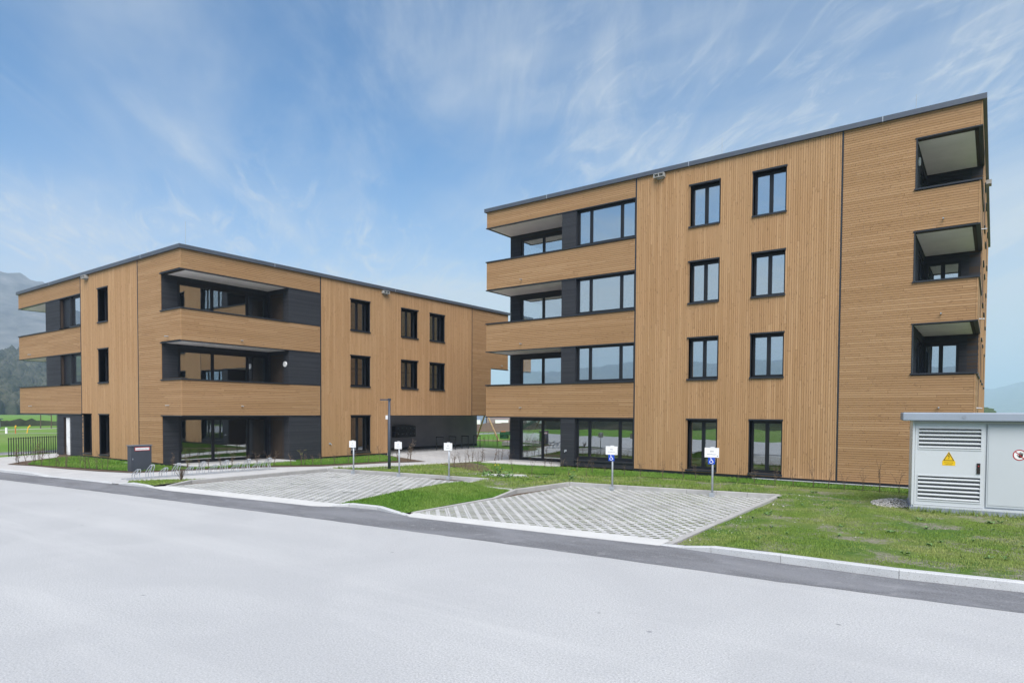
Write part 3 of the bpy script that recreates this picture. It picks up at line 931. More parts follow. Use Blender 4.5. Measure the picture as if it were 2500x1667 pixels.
hr_right = boards(FR, XD2 + .03, XR1 - .05, 0.16, TOPR, [(a, b, z0 - .05, z1 + .035) for a, b, z0, z1 in logg])
hr_left = []
for z0, z1 in (Z1, Z2, Z3, (11.44, TOPR)): hr_left += boards(FR, XR0 + .05, XD1 - .03, z0 + .035, z1 - (0.05 if z1 < 12 else 0))
near = [('h', r) for r in hr_right] + [('v', r) for r in sorted(vrects, key=lambda r: -r[0])]
for k, (t, r) in enumerate(near[:300]): plank(FR, tall, r, 'wood_horizontal' if t == 'h' else 'wood_vertical_x')
clad(FR, tall, [r for t, r in near[300:] if t == 'v'], 'wood_vertical_x', 'plank_field', kind='stuff')
clad(FR, tall, hr_left, 'wood_horizontal', 'plank_bands', kind='stuff')
for a in (XD1, XD2): strip(FR, tall, a, 0.1, TOPR)
mb = MB(); FR.box(mb, XR1 - .045, XR1 - .002, 0.16, 3.78, -.03, .004); FR.box(mb, XR1 - .045, XR1 - .002, 5.47, 6.78, -.03, .004); FR.box(mb, XR1 - .045, XR1 - .002, 8.47, 9.78, -.03, .004)
FR.box(mb, XR1 - .045, XR1 - .002, 11.48, TOPR, -.03, .004)
for z0, z1 in (Z1, Z2, Z3, (11.44, TOPR)): FR.box(mb, XR0, XR0 + .045, z0 + .035, z1 - (.05 if z1 < 12 else 0), -.03, .004)
mb.each('corner_board', 'wood_horizontal', tall)
# wall behind the cladding
mb = MB()
fill(FR, mb, XD1, XD2, 0.0, TOPR, wins, -.36, -.055)
fill(FR, mb, XD2 + .001, XR1 - .03, 0.0, TOPR, logg, -.30, -.055)
for z0, z1 in (Z1, Z2, Z3, (11.44, TOPR)): FR.box(mb, XR0 + .03, XD1 - .001, z0 + .03, z1 - .002, -.20, -.055)
mb.build('wall', 'membrane', tall)
# charcoal panel and big windows beside the balconies
panels = [(-15.82, -15.08, a, b) for a, b in ((0.10, 2.25), (3.83, 5.43), (6.83, 8.43), (9.83, 11.44))] + [(-15.06, XD1 - .03, .10, .33)]
rc = []
for p in panels: rc += boards(FR, *p, pitch=.055, gap=.008)
clad(FR, tall, rc, 'charcoal_boards', 'charcoal_panel', kind='stuff')
mb = MB()
for p in panels: FR.box(mb, p[0], p[1], p[2], p[3], -1.83 if p[1] < -15 else -.2, -.055)
mb.each('pier', 'membrane', tall)
for s, h in zip((.40, 3.86, 6.86, 9.86), HEADS):
    window(FR, tall, -15.06, XD1 - .04, s, h, mull=(0.235, 0.76), rec=.16, head=False, sill=True, fr=.06, low=.05 if s < 1 else 0, glz='terrace_glass' if s < 1 else 'window_glass')
# balcony back walls
gl = []
for s, h in zip((.10, 3.2, 6.2, 9.2), (2.22, 5.30, 8.30, 11.25)):
    gl.append((-19.42, -15.95, s, h))
    window(FRB, tall, -19.42, -15.95, s, h, mull=(0.395, 0.72), rec=.05, head=False, sill=False, fr=.09, glz='terrace_glass' if s < 1 else 'window_glass')
mb = MB(); rc = boards(FRB, XR0 + .08, -15.85, .08, TOPR - .6, gl, pitch=.055, gap=.008)
clad(FRB, tall, rc, 'charcoal_boards', 'charcoal_wall', kind='stuff')
fill(FRB, mb, XR0 + .1, -15.85, 0, TOPR - .3, gl, -.3, -.055); mb.build('wall', 'membrane', tall)


def band_trim(F, bld, a0, a1, z0, z1, cap=True):
    mb = MB(); F.box(mb, a0, a1, z0 - .012, z0 + .03, -.10, .022); mb.each('drip_edge', 'anthracite', bld)
    if cap: mb = MB(); F.box(mb, a0, a1, z1 - .045, z1 + .006, -.24, .045); mb.each('coping', 'anthracite', bld)


for z0, z1 in (Z1, Z2, Z3): band_trim(FR, tall, XR0 - .045, XD1 - .03, z0, z1)
band_trim(FR, tall, XR0 - .045, XD1 - .03, 11.44, 12, False)
for z0, z1 in ((3.83, 5.43), (6.83, 8.43), (9.83, 11.44)):
    mb = MB(); FR.box(mb, XO - .03, XR1 + .045, z0 - .045, z0 + .006, -.24, .045); FRS.box(mb, YR + .245, 29.1, z0 - .045, z0 + .006, -.24, .045); mb.each('coping', 'anthracite', tall)
    mb = MB(); FR.box(mb, XO - .03, XR1 + .022, z1 - .004, z1 + .034, -.10, .022); FRS.box(mb, YR + .10, 29.1, z1 - .004, z1 + .034, -.10, .022); mb.each('drip_edge', 'anthracite', tall)
    mb = MB(); FR.box(mb, XO - .004, XO + .03, z0 + .006, z1 - .004, -.20, .012); mb.build('jamb_trim', 'anthracite', tall)
# balcony slabs, soffits, side parapets
for z0, z1 in (Z1, Z2, Z3, (11.44, 11.9)):
    mb = MB(); mb.box(XR0 + .06, -15.84, YR + .11, 26.88, z0 + .005, z0 + .04); mb.build('soffit', 'soffit_plaster', tall)
    mb = MB(); mb.box(XR0 + .03, XD1, YR + .21, 26.85, z0 + .041, z0 + .32); mb.build('balcony_slab', 'balcony_floor', tall)
    zt = z1 if z1 < 10 else TOPR
    mb = MB(); mb.box(XR0 + .03, XR0 + .20, YR + .21, 30, z0 + .03, zt - .002); mb.build('side_parapet', 'wood_horizontal', tall)
    mb = MB(); mb.box(XR0 - .02, XR0 + .10, YR + .10, 30, z0 - .012, z0 + .029); mb.each('drip_edge', 'anthracite', tall)
    if z1 < 10: mb = MB(); mb.box(XR0 - .045, XR0 + .24, YR + .24, 30, z1 - .045, z1 + .006); mb.each('coping', 'anthracite', tall)
for z0, z1, zs in ((3.83, 5.43, 2.25), (6.83, 8.43, 5.43), (9.83, 11.44, 8.43)):
    mb = MB(); mb.box(XO + .02, XR1 - .08, YR + .08, 29.09, z1 + .003, z1 + .04); mb.build('soffit', 'soffit_plaster', tall)
    mb = MB(); mb.box(XO, XR1 - .22, YR + .30, 29.1, zs + .05, zs + .32); mb.build('balcony_slab', 'balcony_floor', tall)
    ew = (-2.20, -1.10, z0 - .55, z1 - .28)
    window(FRE, tall, *ew, mull=(0.5,), rec=.03, head=False, sill=False, fr=.05)
    mb = MB(); fill(FRE, mb, XO, XR1, zs + .3, z1 + .3, [ew], -.3, -.055); mb.build('wall', 'membrane', tall)
    clad(FRE, tall, boards(FRE, XO, XR1 - .02, z0 - .5, z1, [ew], pitch=.055, gap=.008), 'charcoal_boards', 'charcoal_wall', kind='stuff')
    gi = (26.7, 28.9, z0 - .55, z1 - .25)
    clad(FRI, tall, boards(FRI, YR + .3, 29.1, z0 - .5, z1, [gi], pitch=.055, gap=.008), 'charcoal_boards', 'charcoal_wall', kind='stuff')
    window(FRI, tall, *gi, mull=(0.5,), rec=.03, head=False, sill=False, fr=.06)
    mb = MB(); fill(FRI, mb, YR + .3, 29.1, zs + .3, z1 + .3, [gi], -.3, -.055); mb.build('wall', 'membrane', tall)
wall_lamp(FRI, tall, 26.0, 11.0)
for zs, zt in ((2.58, 3.78), (5.76, 6.78), (8.76, 9.78)):  # unseen pale linings inside the parapets, added to bounce light onto the soffits
    mb = MB(); mb.box(XO + .02, XR1 - .25, YR + .302, YR + .315, zs, zt); mb.box(XR1 - .235, XR1 - .222, YR + .32, 29.05, zs, zt); mb.each('bounce_lining', 'soffit_plaster', tall)
    mb = MB(); mb.box(XR0 + .22, -15.86, YR + .215, YR + .23, zs, zt); mb.each('bounce_lining', 'soffit_plaster', tall)
# far side face (seen almost edge on)
side_h = [(YR + .3, 29.1, z0, z1) for z0, z1 in ((3.83, 5.43), (6.83, 8.43), (9.83, 11.44))]
clad(FRS, tall, boards(FRS, YR + .02, 29.14, .16, TOPR, [(a, b, z0 - .05, z1 + .035) for a, b, z0, z1 in [(YR - .1, 29.1, p, q) for _, _, p, q in side_h]]), 'wood_horizontal', 'plank_field', kind='stuff')
swin = [(a, a + 1.2, s, h) for a in (31.5, 34.5, 40.0) for s, h in zip(SILLS, HEADS)]
clad(FRS, tall, boards(FRS, 29.2, YB, .16, TOPR, swin, True), 'wood_vertical_y', 'plank_field', kind='stuff')
strip(FRS, tall, 29.17, .1, TOPR)
for w in swin: window(FRS, tall, *w, mull=(0.5,), rec=.17)
mb = MB(); fill(FRS, mb, YR + .03, 29.1, 0, TOPR, [(YR - .1, 29.1, p, q) for _, _, p, q in side_h], -.20, -.055); fill(FRS, mb, 29.1, YB, 0, TOPR, swin, -.36, -.055); mb.build('wall', 'membrane', tall)
for z in (2.72, 5.73, 8.74): spout(FRS, tall, 27.2, z); spout(FR, tall, -1.44, z); spout(FR, tall, -18.03, z)
nest_box(FRS, tall, 33.0, 11.9); nest_box(FR, tall, -11.12, 12.10)
tap(FR, tall, -15.53, .78)
# other walls, inner floors and rooms, roof
mb = MB(); mb.box(XR0 + .1, XR1 - .36, YB - .3, YB, 0, TOPR); mb.box(XR0 + .02, XR0 + .3, 30, YB, 0, TOPR); mb.each('rear_wall', 'wood_vertical_x', tall)
mb = MB()
mb.box(XR0 + .4, XR1 - .4, 31.6, 31.75, 0, TOPR - .2)
for x in (-12.2, -4.6): mb.box(x - .08, x + .08, YR + .4, 31.6, 0, TOPR - .2)
mb.each('partition', 'room_wall', tall)
mb = MB()
for z in (0.0, 2.62, 5.76, 8.76):
    mb.box(-15.0, XO - .35, YR + .37, 46, z - .22 + .22, z + .08); mb.box(XR0 + .4, -15.0, 27.25, 46, z, z + .08)
mb.each('room_floor', 'room_floor', tall)
mb = MB()
for z in (2.42, 5.56, 8.56, 11.6):
    mb.box(-15.0, XO - .35, YR + .37, 46, z, z + .18); mb.box(XR0 + .4, -15.0, 27.25, 46, z, z + .18)
mb.each('room_ceiling', 'room_wall', tall)


def roof_edge(bld, x0, x1, y0, y1, z, h=.17, o=.10, joints=()):
    mb = MB()
    mb.box(x0 - o, x1 + o, y0 - o, y0 + .3, z + .003, z + h); mb.box(x0 - o, x1 + o, y1 - .3, y1 + o, z + .003, z + h)
    mb.box(x0 - o, x0 + .3, y0 + .3, y1 - .3, z + .003, z + h); mb.box(x1 - .3, x1 + o, y0 + .3, y1 - .3, z + .003, z + h)
    rf = mb.build('roof_edge', 'zinc', bld)
    for (x, y, ax) in joints:
        j = MB()
        if ax == 'x': j.box(x - .012, x + .012, y0 - o - .004, y0 + .1, z - .002, z + h + .004)
        else: j.box(x1 - .1, x1 + o + .004, y - .012, y + .012, z - .002, z + h + .004)
        j.build('seam', 'galvanised', rf)
    mb = MB(); mb.box(x0 + .3, x1 - .3, y0 + .3, y1 - .3, z - .25, z + .05); mb.build('roof', 'roof_gravel', bld)


roof_edge(tall, XR0, XR1, YR, YB, TOPR, joints=[(-16.6, 0, 'x'), (-3.2, 0, 'x'), (-9.9, 0, 'x')])
for p in ((-17, 30), (-9, 26.2), (-2.4, 26.6)): mb = MB(); mb.tube([(p[0], p[1], TOPR), (p[0], p[1], TOPR + 1.3)], .009, 6); mb.build('lightning_rod', 'galvanised', tall)
mb = MB(); FR.box(mb, XD1, XR1 - .03, .02, .155, -.12, -.012); mb.each('plinth', 'frame_dark', tall)

# ---------- low block
YL, XL, XL0, XLC, XLD = 13.95, -27.86, -47.30, -38.23, -31.82
YA, YBB, YE = 21.09, 33.13, 37.1
TOPL = 9.36
low = empty('apartment_building', (-36, 22, 0), label='low three-storey timber block on the far side, behind the bicycle rack', cat='building', group='timber apartment blocks')
FL = Fac((0, YL), (1, 0), (0, -1))           # street face
FLR = Fac((XL, 0), (0, 1), (1, 0))           # court face
FLB = Fac((-29.62, 0), (0, 1), (1, 0))       # back wall of the corner loggia
FLE = Fac((0, 19.22), (1, 0), (0, -1))       # end wall of the corner loggia
LEV = [(2.25, 3.85), (5.46, 6.88)]
RB = 8.50
# street face: three narrow windows, vertical boards, corner boards
wl = [(-36.12, -34.98, s, h) for s, h in zip((.28, 3.88, 6.88), (2.25, 5.50, 8.50))] + [(-38.06, -37.05, .28, 2.25)]
for w in wl: window(FL, low, *w, mull=(), rec=.31)
lholes = [(-29.62, -27, 3.90, 5.50), (-29.62, -27, 6.90, RB), (-29.62, -27, -1, 2.23)]
clad(FL, low, boards(FL, XLC + .03, XLD - .03, .14, TOPL, [(a - .012, b + .012, s - .05, h + .055) for a, b, s, h in wl], True), 'wood_vertical_x', 'plank_field', kind='stuff')
clad(FL, low, boards(FL, XLD + .03, XL - .045, .14, TOPL, [(a, b, z0 - .05, z1 + .035) for a, b, z0, z1 in lholes]), 'wood_horizontal', 'plank_field', kind='stuff')
rc = []
for z0, z1 in LEV + [(RB, TOPL)]: rc += boards(FL, XL0 + .05, XLC - .03, z0 + .035, z1 - (.05 if z1 < 9 else 0))
clad(FL, low, rc, 'wood_horizontal', 'plank_bands', kind='stuff')
for a, z in ((XLC, 2.25), (XLD, .1)): strip(FL, low, a, z, TOPL)
mb = MB()
for z0, z1 in LEV + [(RB, TOPL)]: FL.box(mb, XL0, XL0 + .045, z0 + .035, z1 - (.05 if z1 < 9 else 0), -.03, .004); FL.box(mb, XL - .042, XL - .002, z0 + .035, z1 - (.05 if z1 < 9 else 0), -.03, .004)
mb.each('corner_board', 'wood_horizontal', low)
pan = [(-43.04, -41.0, 3.85, 5.46), (-43.04, -41.0, 6.88, RB)]
rc = []
for p in pan: rc += boards(FL, *p, pitch=.055, gap=.008)
gf = [(-41.66, -38.10, .05, 2.22)]
door_hole = (-40.70, -39.84, .05, 2.10)
rc += boards(FL, *gf[0], [door_hole], pitch=.055, gap=.008)
clad(FL, low, rc, 'charcoal_boards', 'charcoal_panel', kind='stuff')
mb = MB()
for p in pan: FL.box(mb, p[0], p[1], p[2], p[3], -1.8, -.055)
fill(FL, mb, -41.64, -38.1, 0, 2.22, [door_hole], -.30, -.055)
mb.box(-41.6, -41.3, YL + .3, 30, 0, 2.22)
fill(FL, mb, XLC, XLD, 0, TOPL, wl, -.40, -.055); fill(FL, mb, XLD, XL - .03, 0, TOPL, [(-29.68, b, z0, z1) for a, b, z0, z1 in lholes], -.28, -.055)
for z0, z1 in LEV + [(RB, TOPL)]: FL.box(mb, XL0 + .03, XLC - .001, z0 + .03, z1 - .002, -.2, -.055)
mb.build('wall', 'membrane', low)
for s, h in ((3.88, 5.44), (6.90, 8.48)): window(FL, low, -39.55, XLC - .04, s, h, mull=(), rec=.10, head=False, fr=.06)
for s, h in ((3.85, 5.46), (6.88, 8.50)):
    mb = MB(); FL.box(mb, -40.98, -39.57, s, h, -.40, -.16); mb.build('recessed_panel', 'frame_dark', low)
    mb = MB(); FL.box(mb, -40.98, -39.57, s - .04, s + .006, -.16, .045); mb.build('sill', 'anthracite', low)
for z0, z1 in LEV: band_trim(FL, low, XL0 - .045, XLC - .03, z0, z1)
band_trim(FL, low, XL0 - .045, XLC - .03, RB, 9, False)
mb = MB(); FL.box(mb, XLC - .03, -37.02, 2.252, 2.31, -.05, .045); mb.build('lintel', 'anthracite', low)
# white door in the charcoal wall
mb = MB(); FL.box(mb, -40.52, -39.86, .06, 2.08, -.12, -.07); dr = mb.build('door', 'white_paint', low, label='white door standing in the charcoal wall')
mb = MB(); mb.tube([FL.p(-39.95, 1.02, -.07), FL.p(-39.95, 1.02, .02), FL.p(-39.80, 1.02, .02)], .012, 6); mb.build('handle', 'galvanised', dr)
mb = MB(); FL.box(mb, -40.70, -40.54, .05, 2.10, -.2, -.10); mb.build('door_frame', 'frame_dark', low)
# balcony slabs and soffits of the street face
for z0, z1 in LEV + [(RB, 9.0)]:
    mb = MB(); mb.box(XL0 + .06, -43.05, YL + .11, 15.78, z0 + .005, z0 + .04); mb.build('soffit', 'soffit_plaster', low)
    mb = MB(); mb.box(XL0 + .03, XLC, YL + .21, 15.8, z0 + .041, z0 + .32); mb.build('balcony_slab', 'balcony_floor', low)
    mb = MB(); mb.box(XL0 + .03, XL0 + .2, YL + .21, 19, z0 + .03, (z1 if z1 < 8.9 else TOPL) - .002); mb.build('side_parapet', 'wood_horizontal', low)
    mb = MB(); mb.box(XL0 - .02, XL0 + .10, YL + .10, 19, z0 - .012, z0 + .029); mb.each('drip_edge', 'anthracite', low)
    if z1 < 8.9: mb = MB(); mb.box(XL0 - .045, XL0 + .24, YL + .24, 19, z1 - .045, z1 + .006); mb.each('coping', 'anthracite', low)
mb = MB(); mb.box(XL0 + .3, -41.0, 15.85, 16.1, 2.3, TOPL); mb.build('balcony_wall', 'charcoal_boards', low)

# court face
wr = [(a0, a1, s, h) for a0, a1 in ((23.02, 24.36), (26.76, 28.10), (29.12, 30.44)) for s, h in ((3.88, 5.49), (6.88, 8.50))] + [(23.04, 24.38, .29, 2.25)]
for w in wr: window(FLR, low, *w, mull=(0.5,), rec=.30)
passage = (25.68, YE + 1, -1, 2.25)
clad(FLR, low, boards(FLR, YA + .03, YBB - .02, .14, TOPL, [(a - .012, b + .012, s - .05, h + .055) for a, b, s, h in wr] + [(25.68, 40, -1, 2.28)], True), 'wood_vertical_y', 'plank_field', kind='stuff')
clad(FLR, low, boards(FLR, YBB + .02, YE - .045, 2.29, TOPL, [(35.17, 40, 3.83, 5.50)]), 'wood_horizontal', 'plank_field', kind='stuff')
rc = []
for z0, z1 in LEV + [(RB, TOPL)]: rc += boards(FLR, YL + .03, YA - .03, z0 + .035, z1 - (.05 if z1 < 9 else 0))
clad(FLR, low, rc, 'wood_horizontal', 'plank_bands', kind='stuff')
strip(FLR, low, YA, .1, TOPL); strip(FLR, low, YBB, 2.25, TOPL, .035)
mb = MB(); FLR.box(mb, YE - .045, YE, 2.29, 3.83, -.03, .004); FLR.box(mb, YE - .045, YE, 5.5, TOPL, -.03, .004)
mb.each('corner_board', 'wood_horizontal', low)
dp = [(19.22, YA - .03, a, b) for a, b in ((.08, 2.22), (3.85, 5.46), (6.88, RB))]
rc = []
for p in dp: rc += boards(FLR, *p, pitch=.055, gap=.008)
clad(FLR, low, rc, 'charcoal_boards', 'charcoal_panel', kind='stuff')
mb = MB()
for p in dp: FLR.box(mb, p[0] + .02, p[1], p[2], p[3], -1.7, -.055)
fill(FLR, mb, YA, YE - .03, 0, TOPL, wr + [passage, (35.17, 40, 3.83, 5.50)], -.40, -.055)
for z0, z1 in LEV + [(RB, TOPL)]: FLR.box(mb, YL + .05, YA - .001, z0 + .03, z1 - .002, -.2, -.055)
mb.build('wall', 'membrane', low)
for k, (z0, z1) in enumerate(LEV):
    mb = MB(); FLR.box(mb, YL - .045, 19.22, z1 - .045, z1 + .006, -.24, .045); FL.box(mb, -29.65, XL - .245, z1 - .045, z1 + .006, -.24, .045); mb.each('coping', 'anthracite', low)
    mb = MB(); FLR.box(mb, 19.22, YA - .03, z1 - .05, z1 - .004, -.1, .012); mb.build('panel_edge', 'anthracite', low)
for z0 in (2.25, 5.46, RB):
    mb = MB(); FLR.box(mb, YL - .022, YA - .03, z0 - .012, z0 + .03, -.10, .022); FL.box(mb, -29.70, XL - .10, z0 - .012, z0 + .03, -.10, .022); mb.each('drip_edge', 'anthracite', low)
    mb = MB(); mb.box(-29.60, XL - .11, YL + .11, 19.20, z0 + .005, z0 + .04); mb.build('soffit', 'soffit_plaster', low)
    mb = MB(); mb.box(-29.62, XL - .21, YL + .29, 19.3, z0 + .045, z0 + .32); mb.build('balcony_slab', 'balcony_floor', low)
for s, h in ((.10, 2.20), (3.2, 5.28), (6.2, 8.30)):
    g1 = (14.68, 19.16, s, h); window(FLB, low, *g1, mull=(.365, .765), rec=.04, head=False, sill=False, fr=.09, glz='terrace_glass')
    g2 = (-29.42, -28.33, s, h); window(FLE, low, *g2, mull=(), rec=.03, head=False, sill=False, fr=.09, glz='terrace_glass')
    z1 = h + .35; z0 = s - .1
    clad(FLB, low, boards(FLB, YL + .036, 19.22, z0, z1 - .1, [g1], pitch=.055, gap=.008), 'charcoal_boards', 'charcoal_wall', kind='stuff')
    clad(FLE, low, boards(FLE, -29.6, XL - .02, z0, z1 - .1, [g2], pitch=.055, gap=.008), 'charcoal_boards', 'charcoal_wall', kind='stuff')
    mb = MB(); fill(FLB, mb, YL + .06, 19.3, z0, z1, [g1], -.3, -.055); fill(FLE, mb, -29.6, XL - .05, z0, z1, [g2], -.3, -.055); mb.build('wall', 'membrane', low)
wall_lamp(FLE, low, -28.16, 4.80)
for zs, zt in ((2.60, 3.80), (5.80, 6.83)):  # same added linings, out of view, brightening the loggia ceilings
    mb = MB(); mb.box(XL - .235, XL - .222, YL + .30, 19.2, zs, zt); mb.box(-29.58, XL - .26, YL + .285, YL + .298, zs, zt); mb.each('bounce_lining', 'soffit_plaster', low)
# passage through the ground floor
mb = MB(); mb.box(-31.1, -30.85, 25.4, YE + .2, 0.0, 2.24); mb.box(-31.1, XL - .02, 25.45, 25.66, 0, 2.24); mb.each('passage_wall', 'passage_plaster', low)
mb = MB(); mb.box(-30.86, -30.83, 25.7, YE + .2, 0.0, .19); mb.build('passage_skirting', 'frame_dark', low)
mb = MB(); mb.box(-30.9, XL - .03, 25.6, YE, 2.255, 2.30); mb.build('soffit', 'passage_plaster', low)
mb = MB(); FLR.box(mb, 25.66, YE, 2.248, 2.285, -.10, .012); mb.each('drip_edge', 'anthracite', low)
mb = MB(); FLR.box(mb, 35.15, YE + .04, 3.80, 3.86, -.2, .03); FLR.box(mb, 35.15, YE + .04, 5.46, 5.51, -.1, .03); mb.each('coping', 'anthracite', low)
mb = MB(); FLR.box(mb, YA, 25.66, .02, .135, -.12, -.012); FL.box(mb, XLC, -29.65, .02, .135, -.12, -.012); mb.each('plinth', 'frame_dark', low)
for z in (5.71, 2.71): spout(FLR, low, 16.7, z); spout(FL, low, -28.98, z); spout(FL, low, -45.4, z)
spout(FLR, low, 36.3, 5.75)
nest_box(FLR, low, 25.45, 9.22); nest_box(FL, low, -37.4, 9.25); tap(FLR, low, 21.64, .81)
# hidden sides, floors, rooms, roof
mb = MB(); mb.box(XL0 + .1, -31.1, YE - .3, YE, 2.3, TOPL); mb.box(XL0 + .02, XL0 + .3, 19, YE, 2.3, TOPL); mb.box(-41.6, -31.0, 29.7, 30, 0, 2.3); mb.each('rear_wall', 'wood_vertical_x', low)
mb = MB(); mb.box(XL0 + .4, -33.2, 19.2, 19.35, 0.1, TOPL - .2); mb.box(-33.3, -33.15, YL + .5, YE - .4, .1, TOPL - .2); mb.box(-33.1, XL - .45, 20.9, 21.05, .1, TOPL - .2); mb.box(-33.1, XL - .45, 25.2, 25.35, .1, TOPL - .2)
mb.each('partition', 'room_wall', low)
mb = MB()
for z in (0.0, 2.62, 5.78): mb.box(-41.2 if z < 1 else XL0 + .4, -29.95, 16.15, 25.4 if z < 1 else YE - .4, z, z + .08); mb.box(-38.2, -29.95, YL + .42, 16.15, z, z + .08); mb.box(-29.95, XL - .42, 21.1, 25.4 if z < 1 else 35.1, z, z + .08)
mb.each('room_floor', 'room_floor', low)
mb = MB()
for z in (2.40, 5.56, 8.62): mb.box(XL0 + .4, -29.95, 16.15, YE - .4, z, z + .18); mb.box(-38.2, -29.95, YL + .42, 16.15, z, z + .18); mb.box(-29.95, XL - .42, 21.1, 35.1, z, z + .18)
mb.each('room_ceiling', 'room_wall', low)
roof_edge(low, XL0, XL, YL, YE, TOPL, joints=[(-31.3, 0, 'x'), (-42.2, 0, 'x'), (0, 26.2, 'y'), (0, 18.4, 'y')])
for p in ((-28.3, 14.4), (-44, 16)): mb = MB(); mb.tube([(p[0], p[1], TOPL), (p[0], p[1], TOPL + 1.3)], .009, 6); mb.build('lightning_rod', 'galvanised', low)

# ------------------------------------------------------------------ things in the passage
mbk = empty('mailbox_bank', (-30.8, 29.7, .85), label='bank of ten black mailboxes on the dark passage wall', cat='mailbox')
for i in range(5):
    for j in range(2):
        y0 = 28.80 + i * .362; z0 = .86 + j * .36
        mb = MB(); mb.box(-30.85, -30.52, y0, y0 + .35, z0, z0 + .345); bx = mb.build('mailbox', 'frame_dark', mbk)
        mb = MB(); mb.box(-30.519, -30.510, y0 + .03, y0 + .32, z0 + .25, z0 + .31); mb.build('flap', 'anthracite', bx)
        mb = MB(); mb.box(-30.519, -30.509, y0 + .22, y0 + .27, z0 + .20, z0 + .225); mb.build('name_plate', 'galvanised', bx)
which = ['nearest the street', 'second from the street', 'third from the street', 'at the playground end']
for i, y in enumerate((31.0, 32.2, 33.5, 34.75)):
    st = empty('bicycle_stand', (-28.75, y, 0), label='black inverted-U bicycle stand in the passage, ' + which[i], cat='bicycle stand', group='bicycle stands in the passage')
    mb = MB(); mb.tube([(-29.02, y, .0), (-29.02, y, .86)], .025, 8); mb.build('leg', 'frame_dark', st)
    mb = MB(); mb.tube([(-28.46, y, .0), (-28.46, y, .86)], .025, 8); mb.build('leg', 'frame_dark', st)
    mb = MB(); mb.box(-29.05, -28.43, y - .025, y + .025, .85, .90); mb.build('crossbar', 'frame_dark', st)

# ------------------------------------------------------------------ bicycle rack by the footpath
rk = empty('bicycle_rack', (-24.75, 13, 0), label='long galvanised bicycle rack with alternating high and low wheel holders beside the long bay', cat='bicycle rack')
for x in (-24.90, -24.50):
    mb = MB(); mb.box(x - .025, x + .025, 10.3, 16.25, .035, .055); mb.build('rail', 'galvanised', rk)
for i in range(12):
    y = 10.70 + i * .475; h = .38 if i % 2 == 0 else .52
    mb = MB()
    for dy in (-.045, .045):
        mb.tube([(-24.90, y + dy, .05), (-24.90, y + dy, h * .42), (-24.72, y + dy, h * .72), (-24.50, y + dy, h * .98), (-24.46, y + dy, h), (-24.42, y + dy, h * .96), (-24.43, y + dy, h * .80),
                 (-24.54, y + dy, h * .50), (-24.50, y + dy, h * .26), (-24.50, y + dy, .05)], .015, 6)
    mb.tube([(-24.46, y - .045, h), (-24.46, y + .045, h)], .014, 6)
    mb.build('wheel_holder', 'galvanised', rk)

# ------------------------------------------------------------------ small grey cabinet by the corner of the low block
cb = empty('utility_cabinet', (-27.75, 12.2, 0), label='dark grey metal utility cabinet with white red-edged plate at the corner', cat='utility cabinet')
mb = MB(); mb.box(-28.0, -27.66, 11.82, 12.60, .0, 1.05); mb.build('body', 'cabinet_grey', cb)
mb = MB(); mb.box(-28.03, -27.64, 11.79, 12.63, 1.052, 1.085); mb.build('lid', 'cabinet_cap', cb)
mb = MB(); mb.box(-27.659, -27.652, 11.95, 12.53, .86, 1.005); pl = mb.build('plate', 'sign_red', cb)
mb = MB(); mb.box(-27.6515, -27.650, 11.975, 12.505, .885, .98); mb.build('plate_face', 'sign_white', pl)
mb = MB(); mb.box(-27.659, -27.650, 11.865, 11.885, .5, .56); mb.build('lock', 'galvanised', cb)


TEXTS = []


def text(name, s, loc, size, mat, parent, ang, ext=0.0008, align='CENTER', sx=1.0):
    c = bpy.data.curves.new(name, 'FONT'); c.body = s; c.size = size; c.align_x = align; c.align_y = 'CENTER'; c.extrude = ext; c.resolution_u = 2
    c.materials.append(MATS[mat])
    o = bpy.data.objects.new(name, c); COL.objects.link(o)
    o.parent = parent; o.matrix_parent_inverse = Matrix.Translation(-WT[parent.name])
    o.location = loc; o.rotation_euler = (R(90), 0, ang); o.scale = (sx, 1, 1)
    TEXTS.append(o)
    return o


text('lettering', 'FEUERWEHRZUFAHRT FREIHALTEN', (-27.648, 12.24, .932), .045, 'print_grey', pl, R(90), sx=.72)

# ------------------------------------------------------------------ lamp post
lp = empty('street_lamp', (-20.79, 19.26, 0), label='slim dark grey street lamp with flat head beside the long bay', cat='street lamp')
mb = MB(); mb.tube([(-20.79, 19.26, 0), (-20.79, 19.26, 1.2), (-20.79, 19.26, 3.03)], .066, 12, .050); mb.build('post', 'lamp_post_grey', lp, smooth=True)
mb = MB(); mb.box(-20.84, -20.735, 19.21, 19.31, 2.96, 3.05); mb.build('joint', 'lamp_post_grey', lp)
mb = MB(); mb.prism([(-20.84, 19.22), (-20.84, 19.30), (-21.30, 19.33), (-21.34, 19.26), (-21.30, 19.19)], 2.975, 3.025); hd = mb.build('lamp_head', 'lamp_post_grey', lp)
mb = MB(); mb.box(-21.27, -21.0, 19.21, 19.31, 2.969, 2.9745); mb.build('lamp_lens', 'sign_white', hd)
mb = MB(); mb.box(-20.96, -20.83, 19.20, 19.215, 2.16, 2.33); mb.build('tag_plate', 'sign_white', lp)

# ------------------------------------------------------------------ parking signs
TH = R(5.7)


